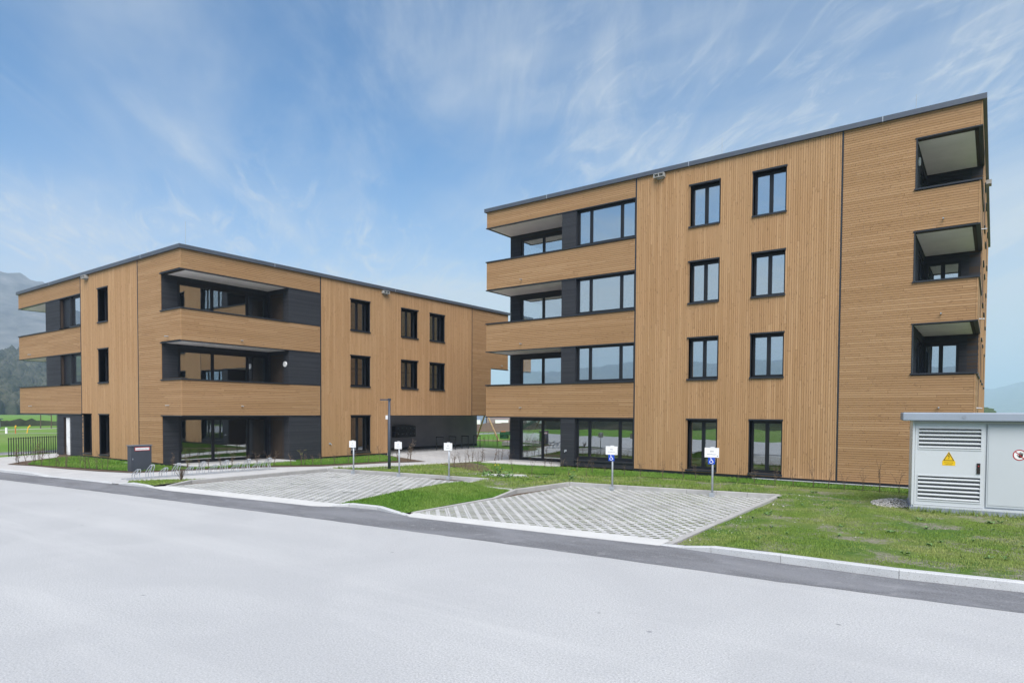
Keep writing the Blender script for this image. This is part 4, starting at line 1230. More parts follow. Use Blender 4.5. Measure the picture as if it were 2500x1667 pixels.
def sign(P, w, h, ztop, l1, l2, label, blue=False):
    t = empty('parking_sign', (P[0], P[1], 0), label=label, cat='sign', group='reserved parking signs')
    e = Vector((math.cos(TH), math.sin(TH), 0)); n = Vector((e.y, -e.x, 0)); O = Vector((P[0], P[1], 0))
    F = Fac((P[0], P[1]), (e.x, e.y), (n.x, n.y))
    mb = MB(); mb.tube([O + Vector((0, 0, .02)), O + Vector((0, 0, ztop + .02))], .030, 12); mb.build('post', 'galvanised', t, smooth=True)
    mb = MB(); F.box(mb, -.07, .07, .0, .125, .0, .075); F.box(mb, -.05, .05, .03, .10, .076, .082); mb.build('foot_bracket', 'galvanised', t)
    c = -.02
    mb = MB(); F.box(mb, c - w / 2, c + w / 2, ztop - h, ztop, .032, .042); pl = mb.build('plate', 'sign_white', t)
    mb = MB(); F.box(mb, -.06, .06, ztop - .01, ztop + .022, .030, .046); mb.build('clamp', 'sign_white', t)
    text('lettering', l1, F.p(c, ztop - h * .38, .0425), h * .24, 'print_grey', pl, TH)
    text('lettering', l2, F.p(c, ztop - h * .68, .0425), h * .15, 'print_grey', pl, TH)
    mb = MB(); F.box(mb, c + w / 2 - .055, c + w / 2 - .03, ztop - h + .03, ztop - h + .055, .0425, .0432); mb.build('printed_mark', 'print_grey', pl)
    if blue:
        bw, zb = .20, ztop - h
        mb = MB(); F.box(mb, -.125, .075, zb - .20, zb - .003, .034, .044); bp = mb.build('wheelchair_plate', 'sign_blue', t)
        q = lambda a, z: F.p(-.025 + a * .20, zb - .10 + z * .20, .0448)
        mb = MB()
        mb.tube([F.p(-.035, zb - .025, .045), F.p(-.035, zb - .0255, .045)], .001, 4)
        ring = [(-.03 + .23 * math.cos(R(g)), -.17 + .21 * math.sin(R(g))) for g in range(115, 371, 15)]
        mb.tube([q(*p) for p in ring], .009, 6)
        mb.tube([q(-.08, .30), q(-.06, .05), q(.14, .04), q(.24, -.22), q(.32, -.20)], .011, 6)
        mb.tube([q(-.07, .17), q(.12, .15)], .008, 6)
        k = [q(-.085 + .07 * math.cos(a), .385 + .07 * math.sin(a)) for a in np.linspace(0, 6.283, 12, endpoint=False)]
        mb.quad(*k)
        mb.build('wheelchair_symbol', 'sign_white', bp)
    return t


sign((-20.46, 17.05), .35, .26, 1.318, 'E1', 'Besucher', 'small white reserved sign nearest the bicycle rack, at the back kerb of the long bay')
sign((-18.19, 17.36), .35, .27, 1.340, 'E2', 'Besucher', 'small white reserved sign just right of the lamp post, middle one of the long bay')
sign((-15.97, 17.72), .37, .275, 1.357, 'E3', 'Besucher', 'small white reserved sign nearest the tall block, at the back kerb of the long bay')
sign((-9.83, 18.72), .40, .27, 1.416, '003', 'BeHi-Besucher', 'white sign with blue wheelchair plate in front of the big ground-floor windows', True)
sign((-6.72, 19.15), .42, .29, 1.465, '004', 'BeHi-Besucher', 'white sign with blue wheelchair plate in front of the vertical boards, nearer the transformer', True)

# ------------------------------------------------------------------ transformer station
TA = R(7.0)
te = Vector((math.cos(TA), math.sin(TA))); tn = Vector((te.y, -te.x)); P0 = Vector((-1.65, 19.30))
ts = empty('transformer_station', (P0.x, P0.y, 0), label='white compact transformer station with louvred door and grey roof', cat='transformer station')
FT = Fac(P0, te, tn)
Wd, Dp = 3.05, 1.9
mb = MB(); FT.box(mb, -.035, Wd + .03, -.08, .155, -Dp - .03, .035); mb.build('plinth', 'station_plinth', ts)
mb = MB(); FT.box(mb, 0, .045, .156, 2.32, -Dp, -.01); mb.build('side_panel', 'station_side_lit', ts)
mb = MB(); FT.box(mb, .046, Wd, .156, 2.315, -Dp, -.06); mb.build('housing', 'station_panel', ts)
mb = MB(); FT.box(mb, 0.046, Wd, .157, .205, -.05, .03); FT.box(mb, .0, .055, .206, 2.30, -.06, .018); FT.box(mb, 1.495, 1.512, .206, 2.28, -.055, -.012); FT.box(mb, .056, Wd, 2.275, 2.31, -.06, .012)
mb.build('frame', 'station_white', ts)
mb = MB(); FT.box(mb, -.23, Wd + .2, 2.322, 2.535, -Dp - .2, .20); rf = mb.build('roof', 'station_roof', ts)
bpy.context.view_layer.objects.active = rf
md = rf.modifiers.new('bevel', 'BEVEL'); md.width = .03; md.segments = 2
mb = MB(); mb.tube([FT.p(1.05, 2.43, .19), FT.p(1.05, 2.43, .206)], .045, 14); mb.build('lifting_point', 'station_plinth', rf)
# door with two louvre fields
dr = None
mb = MB()
holesT = [(.135, 1.42, .345, .945), (.135, 1.42, 1.64, 2.135)]
fill(FT, mb, .062, 1.492, .215, 2.268, holesT, -.045, .0); dr = mb.build('louvre_door', 'station_white', ts)
mb = MB()
for a0, a1, z0, z1 in holesT:
    for q in ((a0 - .012, a1 + .012, z0 - .03, z0), (a0 - .012, a1 + .012, z1, z1 + .03), (a0 - .012, a0, z0, z1), (a1, a1 + .012, z0, z1)): FT.box(mb, *q, .0, .012)
mb.each('louvre_frame', 'station_white', dr)
mb = MB(); FT.box(mb, .13, 1.425, .34, .95, -.058, -.052); FT.box(mb, .13, 1.425, 1.635, 2.14, -.058, -.052); mb.each('louvre_back', 'louvre_shade', dr)
for a0, a1, z0, z1 in holesT:
    n = 6 if z0 < 1 else 5
    ph = (z1 - z0) / n
    for k in range(n):
        zb = z0 + k * ph
        mb = MB()
        prof = [(-.048, zb + ph * .62), (-.040, zb + ph * .62), (.004, zb + ph * .46), (.010, zb + ph * .34), (.004, zb + ph * .12), (-.006, zb + ph * .10), (-.006, zb + ph * .30)]
        m = len(prof)
        mb.v = [FT.p(a0 + .002, z, d) for d, z in prof] + [FT.p(a1 - .002, z, d) for d, z in prof]
        mb.f = [tuple(range(m)), tuple(range(2 * m - 1, m - 1, -1))] + [(i, i + m, (i + 1) % m + m, (i + 1) % m) for i in range(m)]
        mb.build('louvre_slat', 'station_white', dr)
mb = MB(); FT.box(mb, 1.345, 1.415, 1.045, 1.305, .0, .022); hd = mb.build('handle', 'print_black', dr)
mb = MB(); FT.box(mb, 1.368, 1.392, 1.225, 1.25, .022, .027); mb.build('lock_button', 'sign_red', hd)
# plain second door panel
mb = MB(); FT.box(mb, 1.545, Wd - .04, .25, 2.24, -.06, -.012); FT.box(mb, 1.575, Wd - .07, .30, 2.20, -.0119, -.002); mb.build('blank_door', 'station_panel', ts)
# yellow high-voltage warning
mb = MB(); mb.quad(FT.p(.645, 1.335, .003), FT.p(.90, 1.335, .003), FT.p(.775, 1.575, .003)); FT.box(mb, .640, .912, 1.225, 1.335, .0, .003); wg = mb.build('warning_sign', 'sign_yellow', dr, label='yellow high-voltage warning triangle')
tri = [(.660, 1.345), (.888, 1.345), (.775, 1.556)]
cen = (sum(p[0] for p in tri) / 3, sum(p[1] for p in tri) / 3)
inn = [(cen[0] + (p[0] - cen[0]) * .80, cen[1] + (p[1] - cen[1]) * .80) for p in tri]
mb = MB()
for i in range(3):
    j = (i + 1) % 3
    mb.quad(FT.p(*tri[i], .0045), FT.p(*tri[j], .0045), FT.p(*inn[j], .0045), FT.p(*inn[i], .0045))
mb.quad(FT.p(.782, 1.505, .0045), FT.p(.790, 1.500, .0045), FT.p(.768, 1.452, .0045), FT.p(.752, 1.455, .0045))
mb.quad(FT.p(.752, 1.455, .0046), FT.p(.790, 1.462, .0046), FT.p(.792, 1.456, .0046), FT.p(.756, 1.448, .0046))
mb.quad(FT.p(.781, 1.461, .0045), FT.p(.792, 1.459, .0045), FT.p(.778, 1.402, .0045), FT.p(.770, 1.402, .0045))
mb.quad(FT.p(.760, 1.408, .0046), FT.p(.786, 1.410, .0046), FT.p(.770, 1.388, .0046))
mb.build('warning_print', 'print_black', wg)
text('lettering', 'Hochspannung!', FT.p(.776, 1.300, .0038), .030, 'print_black', wg, TA, .0002)
text('lettering', 'Lebensgefahr', FT.p(.776, 1.256, .0038), .030, 'print_black', wg, TA, .0002)
# prohibition disc with hand
mb = MB(); cx, cz = 2.17, 1.535
disc = lambda r, d, n=28: [FT.p(cx + r * math.cos(2 * math.pi * i / n), cz + r * math.sin(2 * math.pi * i / n), d) for i in range(n)]
mb.quad(*disc(.128, .0)); pr = mb.build('prohibition_sign', 'sign_white', ts, label='round no-touching sign with black hand')
mb = MB(); a, b = disc(.130, .002), disc(.108, .002)
for i in range(28): j = (i + 1) % 28; mb.quad(a[i], a[j], b[j], b[i])
c45, w = .7071, .010
mb.quad(*[FT.p(cx + x, cz + z, .003) for x, z in ((-.112 * c45 - w * c45, .112 * c45 - w * c45), (.112 * c45 - w * c45, -.112 * c45 - w * c45), (.112 * c45 + w * c45, -.112 * c45 + w * c45), (-.112 * c45 + w * c45, .112 * c45 + w * c45))])
mb.build('prohibition_ring', 'sign_red', pr)
mb = MB()
mb.quad(*[FT.p(cx + x, cz + z, .0025) for x, z in ((-.015, -.065), (.045, -.065), (.068, -.015), (.060, .015), (-.005, .015), (-.022, -.02))])
for x0, z0, x1, z1 in ((.000, .010, -.010, .058), (.020, .012, .018, .072), (.040, .012, .046, .066), (.057, .008, .072, .048), (-.016, -.032, -.050, .002)):
    dx, dz = x1 - x0, z1 - z0; l = math.hypot(dx, dz); ox, oz = -dz / l * .0085, dx / l * .0085
    mb.quad(*[FT.p(cx + x, cz + z, .0026) for x, z in ((x0 - ox, z0 - oz), (x0 + ox, z0 + oz), (x1 + ox * .8, z1 + oz * .8), (x1 - ox * .8, z1 - oz * .8))])
mb.build('hand_print', 'print_black', pr)

# ------------------------------------------------------------------ fence by the door of the low block
fn = empty('railing_fence', (-42.3, 13.0, 0), label='low black bar railing beside the white door', cat='fence')
A, B = Vector((-41.38, 11.67, 0)), Vector((-43.5, 14.8, 0))
nb = 24
for i in range(nb):
    p = A.lerp(B, i / (nb - 1)); mb = MB(); mb.box(p.x - .016, p.x + .016, p.y - .016, p.y + .016, .0, 1.02); mb.build('bar', 'frame_dark', fn)
for z in (.10, .96):
    mb = MB(); mb.tube([A + Vector((0, 0, z)), B + Vector((0, 0, z))], .012, 5); mb.build('rail', 'frame_dark', fn)


# ------------------------------------------------------------------ grass blades
def blades(name, poly, dens, h0, h1, mat, zf, w=.009, bare=None, label=None, clip=None):
    xs = [p[0] for p in poly]; ys = [p[1] for p in poly]
    x0, x1, y0, y1 = min(xs), max(xs), min(ys), max(ys)
    if clip: x0, x1, y0, y1 = max(x0, clip[0]), min(x1, clip[1]), max(y0, clip[2]), min(y1, clip[3])
    n = int((x1 - x0) * (y1 - y0) * dens)
    px = nrs.uniform(x0, x1, n); py = nrs.uniform(y0, y1, n)
    ok = inpoly(px, py, poly)
    px, py = px[ok], py[ok]
    if bare is not None:
        k = np.array([bare(a, b) for a, b in zip(px, py)]); keep = nrs.uniform(0, 1, len(px)) < k
        px, py = px[keep], py[keep]
    n = len(px)
    pz = np.array([zf(a, b) for a, b in zip(px, py)]) if callable(zf) else np.full(n, zf)
    h = nrs.uniform(h0, h1, n) * nrs.uniform(.6, 1.25, n); a = nrs.uniform(0, 6.283, n); ln = nrs.uniform(.1, .75, n) * h; la = nrs.uniform(0, 6.283, n)
    ww = w * nrs.uniform(.7, 1.4, n)
    V = np.zeros((n, 3, 3)); ca, sa = np.cos(a) * ww, np.sin(a) * ww
    V[:, 0] = np.stack([px - ca, py - sa, pz - .004], 1); V[:, 1] = np.stack([px + ca, py + sa, pz - .004], 1)
    V[:, 2] = np.stack([px + np.cos(la) * ln, py + np.sin(la) * ln, pz + h], 1)
    me = np_mesh(name, V.reshape(-1, 3), np.arange(n * 3).reshape(-1, 3), mat)
    return obj(name, me, kind='stuff', label=label, category='grass')


def bare_f(x, y):
    v = mnoise.noise(Vector((x * .55, y * .55, 1.3))) + .55 * mnoise.noise(Vector((x * 1.9, y * 1.9, 7.1)))
    return max(.06, min(1.0, .80 - 1.9 * max(0, v + .02)))


blades('grass', LAWN, 2100, .012, .042, 'grass_blade', lawn_z, .0065, bare_f, 'patchy lawn grass between street kerb and tall block', clip=(-5.2, 4.5, 11.2, 24.0))
blades('grass', LAWN, 520, .025, .085, 'grass_blade', lawn_z, .010, bare_f, 'rough grass behind the two parking bays', clip=(-22.5, -5.2, 16.4, 23.2))
blades('grass', MOUND, 2300, .025, .070, 'turf_blade', mound_z, .008, None, 'dense green grass on the turf mound between the bays')
blades('grass', TURF_R, 800, .025, .065, 'turf_blade', lambda x, y: lawn_z(x, y) + .02, .010, None, 'fresh turf strip along the foot of the tall block')
blades('grass', ISL_IN, 420, .025, .075, 'turf_blade', .052, .011, None, 'fresh turf island round the low block')
SMALL = [(-23.3, 9.80), (-22.2, 9.98), (-21.95, 10.1), (-22.3, 11.2), (-22.4, 12.3), (-23.3, 11.4), (-24.0, 10.2)]
sheet('turf_corner', SMALL, .045, 'lawn_ground', **S)
blades('grass', SMALL, 900, .02, .06, 'grass_blade', .045, .009, None, 'small grass corner in front of the bicycle rack')


def tufts():
    """taller grass tussocks along kerbs and station plinth, broad-leaved weeds on the lawn"""
    V = []; Fc = []
    pts = []
    for _ in range(110): t = rnd.random(); pts.append((-1.7 + t * 2.8 + rnd.uniform(-.05, .05), 19.22 + t * .32 - rnd.random() ** 2 * .35))
    for _ in range(160): t = rnd.random(); pts.append((-11.5 + t * 6.4, 19.08 + t * .95 + rnd.uniform(.0, .25)))
    for _ in range(160): t = rnd.random(); pts.append((-22.1 + t * 7.7, 17.28 + t * .92 + rnd.uniform(.02, .3)))
    for x, y in pts:
        z = lawn_z(x, y)
        for k in range(6):
            a = rnd.uniform(0, 6.28); h = rnd.uniform(.06, .17); l = rnd.uniform(.02, .09); w = .007; b = rnd.uniform(0, 6.28)
            n = len(V); V += [(x - w * math.cos(b), y - w * math.sin(b), z), (x + w * math.cos(b), y + w * math.sin(b), z), (x + l * math.cos(a), y + l * math.sin(a), z + h)]; Fc.append((n, n + 1, n + 2))
    me = np_mesh('grass_tufts', np.array(V), np.array(Fc), 'grass_blade'); obj('grass_tufts', me, kind='stuff', label='long grass tufts along kerbs and station plinth', category='grass')
    mb = MB()
    for _ in range(110):
        x, y = rnd.uniform(-5.0, 3.5), rnd.uniform(12.0, 22.5)
        if rnd.random() < .3: x, y = rnd.uniform(-15.5, -11.8), rnd.uniform(18.5, 20.8)
        if not inpoly(np.array([x]), np.array([y]), LAWN)[0]: continue
        z = lawn_z(x, y); s = rnd.uniform(.04, .12)
        for k in range(rnd.randint(4, 7)):
            a = rnd.uniform(0, 6.28); l = s * rnd.uniform(.6, 1.2); w = l * .32; c, q = math.cos(a), math.sin(a); up = rnd.uniform(.03, .07)
            mb.quad((x, y, z + .01), (x + c * l * .6 - q * w, y + q * l * .6 + c * w, z + up), (x + c * l, y + q * l, z + up * .8), (x + c * l * .6 + q * w, y + q * l * .6 - c * w, z + up))
    mb.build('weeds', 'weed_leaf', kind='stuff', label='low broad-leaved weeds scattered over the lawn', cat='weeds')


tufts()


def stones():
    def put(name, pts, label):
        V = []; Fc = []
        for x, y, z, s in pts:
            n = len(V)
            for dx, dy, dz in ((1, 0, 0), (-1, 0, 0), (0, 1, 0), (0, -1, 0), (0, 0, 1), (0, 0, -1)):
                V.append((x + dx * s * rnd.uniform(.6, 1.2), y + dy * s * rnd.uniform(.6, 1.2), z + dz * s * rnd.uniform(.4, .9)))
            for f in ((0, 2, 4), (2, 1, 4), (1, 3, 4), (3, 0, 4), (2, 0, 5), (1, 2, 5), (3, 1, 5), (0, 3, 5)): Fc.append(tuple(n + i for i in f))
        obj(name, np_mesh(name, np.array(V), np.array(Fc), 'stone'), kind='stuff', label=label, category='gravel')
    heap = []
    for _ in range(900):
        a = rnd.uniform(0, 6.28); r = rnd.random() ** .6
        heap.append((-2.15 + .55 * r * math.cos(a), 20.55 + 1.0 * r * math.sin(a), .05 + .13 * (1 - r) * rnd.random(), rnd.uniform(.018, .045)))
    put('gravel_heap', heap, 'small heap of pale gravel beside the transformer station')
    loose = []
    for _ in range(600):
        if rnd.random() < .35: x, y = rnd.uniform(-5.0, -4.2), rnd.uniform(11.6, 20)
        elif rnd.random() < .3: x, y = rnd.uniform(-5.0, -4.2), rnd.gauss(20.4, .25)
        else: x, y = rnd.uniform(-5.0, 3.5), rnd.uniform(11.7, 22)
        if bare_f(x, y) > .6 and rnd.random() < .6: continue
        if inpoly(np.array([x]), np.array([y]), LAWN)[0]: loose.append((x, y, lawn_z(x, y) + .006, rnd.uniform(.005, .016) if rnd.random() < .985 else .04))
    for _ in range(120): loose.append((rnd.uniform(-16.8, -14), rnd.uniform(18.4, 20.5), .06, rnd.uniform(.008, .03)))
    put('gravel', loose, 'loose pebbles scattered in the bare patches of the lawn')
    grit = [(rnd.uniform(-8, -6.4), rnd.gauss(13.2, .22), .006, rnd.uniform(.006, .018)) for _ in range(260)]
    put('gravel', grit, 'dark grit spilled on the grid pavers of the wheelchair bay')


stones()


# ------------------------------------------------------------------ young hedge plants
def whip(seed, h, n, leaf=None, nleaf=10, spread=.16):
    r = random.Random(seed); mb = MB(); lf = MB()
    for k in range(n):
        a = r.uniform(0, 6.28); hh = h * r.uniform(.6, 1.05); s = spread * r.uniform(.3, 1.3)
        p = [Vector((0, 0, -.02))]
        for i in range(1, 5):
            t = i / 4; p.append(Vector((math.cos(a) * s * t * t + r.uniform(-.025, .025), math.sin(a) * s * t * t + r.uniform(-.025, .025), hh * t)))
        mb.tube(p, .0065, 5, .0028)
        for b in range(r.randint(2, 5)):
            q = p[r.randint(1, 4)].lerp(p[r.randint(2, 4)], r.random()); e = q + Vector((r.uniform(-.14, .14), r.uniform(-.14, .14), r.uniform(.02, .14)))
            mb.tube([q, q.lerp(e, .5) + Vector((0, 0, .01)), e], .0038, 4, .002)
            if leaf:
                for _ in range(nleaf // 3):
                    c = q.lerp(e, r.uniform(.4, 1)); d = Vector((r.uniform(-1, 1), r.uniform(-1, 1), r.uniform(-.6, .6))).normalized() * r.uniform(.018, .036); w = d.orthogonal().normalized() * d.length * .45
                    lf.quad(c, c + d * .5 + w, c + d, c + d * .5 - w)
    return mb.mesh('stem', 'twig'), (lf.mesh('leaf', leaf) if leaf and lf.v else None)


KINDS = {'bare': [whip(k, rnd.uniform(.55, .95), 3) for k in range(5)],
         'dry': [whip(20 + k, rnd.uniform(.55, .9), 4, 'dry_leaf', 12) for k in range(5)],
         'bud': [whip(40 + k, rnd.uniform(.6, .95), 4, 'bud_green', 14, .22) for k in range(3)]}


ORD = 'first second third fourth fifth sixth seventh eighth ninth tenth eleventh twelfth thirteenth fourteenth fifteenth sixteenth seventeenth eighteenth'.split()


def hedge(kind, spots, label, group):
    base = label
    for i, (x, y, z, s) in enumerate(spots):
        label = ORD[i] + ' ' + base
        st, lf = KINDS[kind][rnd.randrange(len(KINDS[kind]))]
        o = obj('hedge_plant', st, None, (x, y, z), label=label, category='shrub', group=group)
        if lf is not None:
            l = bpy.data.objects.new('leaf_cluster', lf); COL.objects.link(l); l.parent = o; l['kind'] = 'stuff'
        o.rotation_euler = (0, 0, rnd.uniform(0, 6.28)); o.scale = (s, s, s)


def row(pts, n, z, jit=.12, s=(.75, 1.15)):
    P = [Vector(p) for p in pts]; L = [(b - a).length for a, b in zip(P, P[1:])]; T = sum(L); out = []
    for i in range(n):
        d = T * (i + .5) / n + rnd.uniform(-.15, .15); k = 0
        while k < len(L) - 1 and d > L[k]: d -= L[k]; k += 1
        p = P[k].lerp(P[k + 1], max(0, min(1, d / L[k])))
        out.append((p.x + rnd.uniform(-jit, jit), p.y + rnd.uniform(-jit, jit), z, rnd.uniform(*s)))
    return out


hedge('dry', row([(-36.5, 10.65), (-35.2, 10.35), (-33.6, 10.75)], 6, .04), 'dry brown hedge plant in the mulch before the railing, counted from the path end', 'hedge plants by the railing')
hedge('bud', row([(-38.2, 12.3), (-36.6, 11.2)], 4, .05), 'budding yellow-green hedge plant near the white door, counted from the door', 'budding hedge plants by the white door')
hedge('bare', row([(-33.4, 10.8), (-31.2, 11.0), (-28.4, 11.5)], 11, .04), 'bare hedge plant between railing and utility cabinet, counted from the railing', 'bare hedge plants before the low block')
hedge('dry', row([(-27.0, 12.9), (-26.1, 15.8), (-25.3, 17.4), (-24.5, 19.4)], 15, .05, .1, (.7, 1.1)), 'brown-leaved hedge plant before the corner loggia, counted from the cabinet', 'hedge plants before the corner loggia')
hedge('bud', [(-26.7, 13.6, .05, .9), (-25.2, 18.0, .05, 1.0)], 'green-budding hedge plant before the corner loggia, counted from the cabinet', 'budding plants before the corner loggia')
hedge('bare', row([(-24.4, 19.6), (-23.9, 21.6), (-23.1, 23.0)], 8, .05), 'bare hedge plant beside the court path, counted from the street side', 'bare hedge plants beside the court path')
hedge('dry', [(-23.2, 22.9, .05, 1.3), (-23.0, 22.5, .05, 1.1), (-23.5, 22.3, .05, 1.0)], 'tall brown hedge plant at the bed tip before the mailboxes, counted from the tip', 'tall hedge plants at the bed tip')
hedge('dry', row([(-20.3, 22.9), (-20.0, 25.0), (-19.7, 27.0)], 11, .05, .15, (.7, 1.05)), 'brown-leaved hedge plant along the court paving, counted from the street side', 'hedge plants along the court')
hedge('bare', row([(-20.3, 22.4), (-18.0, 21.2), (-16.4, 20.4), (-12.2, 21.9)], 12, .06, .12, (.6, .95)), 'bare hedge plant in the rough grass before the terrace, counted from the court', 'bare hedge plants before the terrace')
hedge('dry', row([(-16.2, 23.6), (-12.4, 22.9), (-9.0, 23.2), (-5.5, 23.5)], 15, .06, .12, (.6, .95)), 'dry-leaved hedge plant in front of the tall block, counted from the terrace', 'hedge plants before the tall block')
hedge('bare', row([(-5.5, 23.0), (-1.0, 23.3)], 9, .06, .12, (.8, 1.2)), 'bare hedge whip by the horizontal boards, counted from the vertical boards', 'hedge whips by the transformer station')
bush_st = MB(); r_b = random.Random(5)
for k in range(34):
    a = r_b.uniform(0, 6.28); s = r_b.uniform(.05, .20); hh = r_b.uniform(.3, .52)
    bush_st.tube([(0, 0, -.02), (math.cos(a) * s * .4, math.sin(a) * s * .4, hh * .5), (math.cos(a) * s, math.sin(a) * s, hh)], .006, 4, .003)
bush_st.build('twig_bush', 'twig', None, (-22.75, 11.35, .04), label='small bare twiggy bush between bicycle rack and long bay', cat='shrub')


def flowering(x, y, s, label):
    t = empty('flowering_plant', (x, y, .05), label=label, cat='plant')
    mb = MB(); fl = MB(); lf = MB(); r = random.Random(int(x * 31))
    for k in range(7):
        a = r.uniform(0, 6.28); e = Vector((x + math.cos(a) * .16 * s, y + math.sin(a) * .16 * s, .05 + r.uniform(.2, .5) * s))
        mb.tube([(x, y, .04), ((x + e.x) / 2, (y + e.y) / 2, e.z * .6), e], .004, 4)
        for q in range(4 if k % 2 else 0):
            d = Vector((r.uniform(-1, 1), r.uniform(-1, 1), r.uniform(-.4, 1))).normalized() * .028 * s; w = d.orthogonal().normalized() * .013 * s
            fl.quad(e, e + d * .6 + w, e + d, e + d * .6 - w)
        for q in range(6):
            c = Vector((x, y, .05)).lerp(e, r.uniform(0, .8)); d = Vector((r.uniform(-1, 1), r.uniform(-1, 1), r.uniform(-.1, .5))).normalized() * .11 * s; w = d.orthogonal().normalized() * .025 * s
            lf.quad(c, c + d * .5 + w, c + d, c + d * .5 - w)
    mb.build('stem', 'weed_leaf', t); fl.build('blossom', 'flower_yellow', t, kind='stuff'); lf.build('leaf_cluster', 'weed_leaf', t, kind='stuff')


flowering(-14.65, 19.05, 1.1, 'yellow flowering weed by the end of the long bay back kerb')
flowering(-12.35, 20.35, .9, 'low yellow flowering weed in the grass before the big ground-floor windows')
for i, (x, y) in enumerate(((-14.95, 18.75), (-14.25, 19.0))):
    lf = MB(); r = random.Random(i + 3)
    for q in range(60):
        c = Vector((r.gauss(0, .12), r.gauss(0, .12), r.uniform(.02, .25))); d = Vector((r.uniform(-1, 1), r.uniform(-1, 1), r.uniform(-.1, .8))).normalized() * .11; w = d.orthogonal().normalized() * .03
        lf.quad(c, c + d * .5 + w, c + d, c + d * .5 - w)
    lf.build('weed_clump', 'weed_leaf', None, (x, y, .05), label=('leafy green weed clump hanging over the back kerb' if i == 0 else 'leafy green weed clump beside the white edging slab'), cat='weed')

# ------------------------------------------------------------------ playground and meadow seen between the blocks
sw = empty('swing_frame', (-37.0, 48, 0), label='timber A-frame swing on the playground between the blocks', cat='swing')
for nm, a, b in (('leg', (-34.59, 44.8, 0), (-36.55, 45.5, 2.45)), ('leg', (-38.6, 46.6, 0), (-36.65, 45.5, 2.45)), ('leg', (-31.2, 48.6, 0), (-33.0, 49.4, 2.45)), ('leg', (-35.0, 50.2, 0), (-33.1, 49.4, 2.45)), ('beam', (-36.9, 45.2, 2.45), (-32.7, 49.7, 2.45))):
    mb = MB(); mb.tube([a, b], .075, 8); mb.build(nm, 'timber_pole', sw)
sl = empty('slide', (-33.5, 50, 0), label='dark green plastic slide behind the swing frame', cat='slide')
path = [(-37.9, 49.3, .35), (-37.2, 49.7, .38), (-36.4, 50.3, .75), (-35.0, 51.3, 1.75), (-34.2, 51.9, 2.1)]
bm_ = MB()
for (a, b) in zip(path, path[1:]):
    a, b = Vector(a), Vector(b); t = (b - a).normalized(); nn = Vector((-t.y, t.x, 0)).normalized() * .28; up = Vector((0, 0, .28)); th = Vector((0, 0, -.06))
    bm_.hexa([a - nn + th, b - nn + th, b + nn + th, a + nn + th, a - nn, b - nn, b + nn, a + nn])
    for s in (1, -1):
        o = nn * s; w = nn.normalized() * .03 * s
        bm_.hexa([a + o, b + o, b + o + w, a + o + w, a + o + up, b + o + up, b + o + w + up, a + o + w + up])
bm_.build('chute', 'slide_green', sl)
mb = MB(); mb.box(-37.9, -37.2, 49.25, 49.75, 0, .30); mb.build('foot', 'slide_green', sl)
mb = MB(); mb.box(-34.3, -33.2, 51.4, 52.4, 0, 2.05); mb.build('platform_tower', 'timber_pole', sl)
for i, (x, y) in enumerate(((-39.6, 52.0), (-38.6, 52.6))):
    t = empty('spring_rider', (x, y, 0), label=('orange spring rider nearer the swing legs' if i == 0 else 'red-orange spring rider nearer the slide'), cat='play rider', group='spring riders')
    mb = MB(); mb.tube([(x, y, 0), (x, y, .35)], .07, 8); mb.build('spring', 'print_grey', t)
    mb = MB(); mb.prism([(x - .2, y - .07), (x + .2, y - .07), (x + .26, y + .07), (x - .2, y + .07)], .35, .62); mb.build('body', 'orange_paint', t)
heap_v = []
bm2 = bmesh.new(); bmesh.ops.create_grid(bm2, x_segments=40, y_segments=14, size=1)
for v in bm2.verts:
    x, y = v.co.x, v.co.y; k = max(0, 1 - x * x) ** .6 * max(0, 1 - y * y) ** .8
    v.co = Vector((-52 + x * 11 - y * 2.0, 74 + y * 3.0 + x * 9, -.1 + 1.15 * k * (1 + .5 * mnoise.noise(Vector((x * 9, y * 4, 0))))))
me = bpy.data.meshes.new('soil_heap'); bm2.to_mesh(me); bm2.free(); me.materials.append(MATS['mulch'])
obj('soil_heap', me, label='long low heap of dug soil behind the playground', category='soil heap')
mb = MB(); mb.prism([(-30.5, 39.9), (-24, 42.5), (-24.4, 43.6), (-31, 41)], -.05, .22); mb.build('concrete_plinth', 'slab_concrete', label='low concrete slab at the edge of the court lawn', cat='slab')
sheet('playground_path', [(-42, 44.5), (-26, 50.5), (-26, 52.5), (-43, 46.2)], -.10, 'brown_path', **S)
sheet('meadow_path', [(-75, 66), (-40, 92), (-40.5, 94), (-76, 68)], -.10, 'path_gravel', **S)
hedge('bare', row([(-33.5, 41.0), (-29.8, 38.9), (-27, 40)], 10, -.1, .2, (1, 1.4)), 'bare hedge plant at the playground edge, counted from the passage', 'hedge plants at the playground')
hall = empty('industrial_hall', (-85, 105, 0), label='far blue-grey hall with reddish wall between the blocks', cat='building')
mb = MB(); mb.hexa([(-100, 88, -.1), (-82, 102, -.1), (-90, 112, -.1), (-108, 98, -.1), (-100, 88, 3.6), (-82, 102, 3.6), (-90, 112, 4.2), (-108, 98, 4.2)]); mb.build('blue_wing', 'far_hall_blue', hall)
mb = MB(); mb.hexa([(-81.9, 102.1, -.1), (-60, 119, -.1), (-68, 129, -.1), (-90, 112, -.1), (-81.9, 102.1, 2.9), (-60, 119, 2.9), (-68, 129, 2.9), (-90, 112, 2.9)]); mb.build('brick_wing', 'far_hall_red', hall)
mb = MB(); mb.hexa([(-82.3, 101.3, 2.901), (-59.6, 118.8, 2.901), (-68, 130, 2.901), (-90.4, 112, 2.901), (-82.3, 101.3, 3.7), (-59.6, 118.8, 3.7), (-68, 130, 3.9), (-90.4, 112, 3.9)]); mb.build('roof', 'far_roof', hall)
eh = Vector((21.9, 16.9, 0)).normalized()
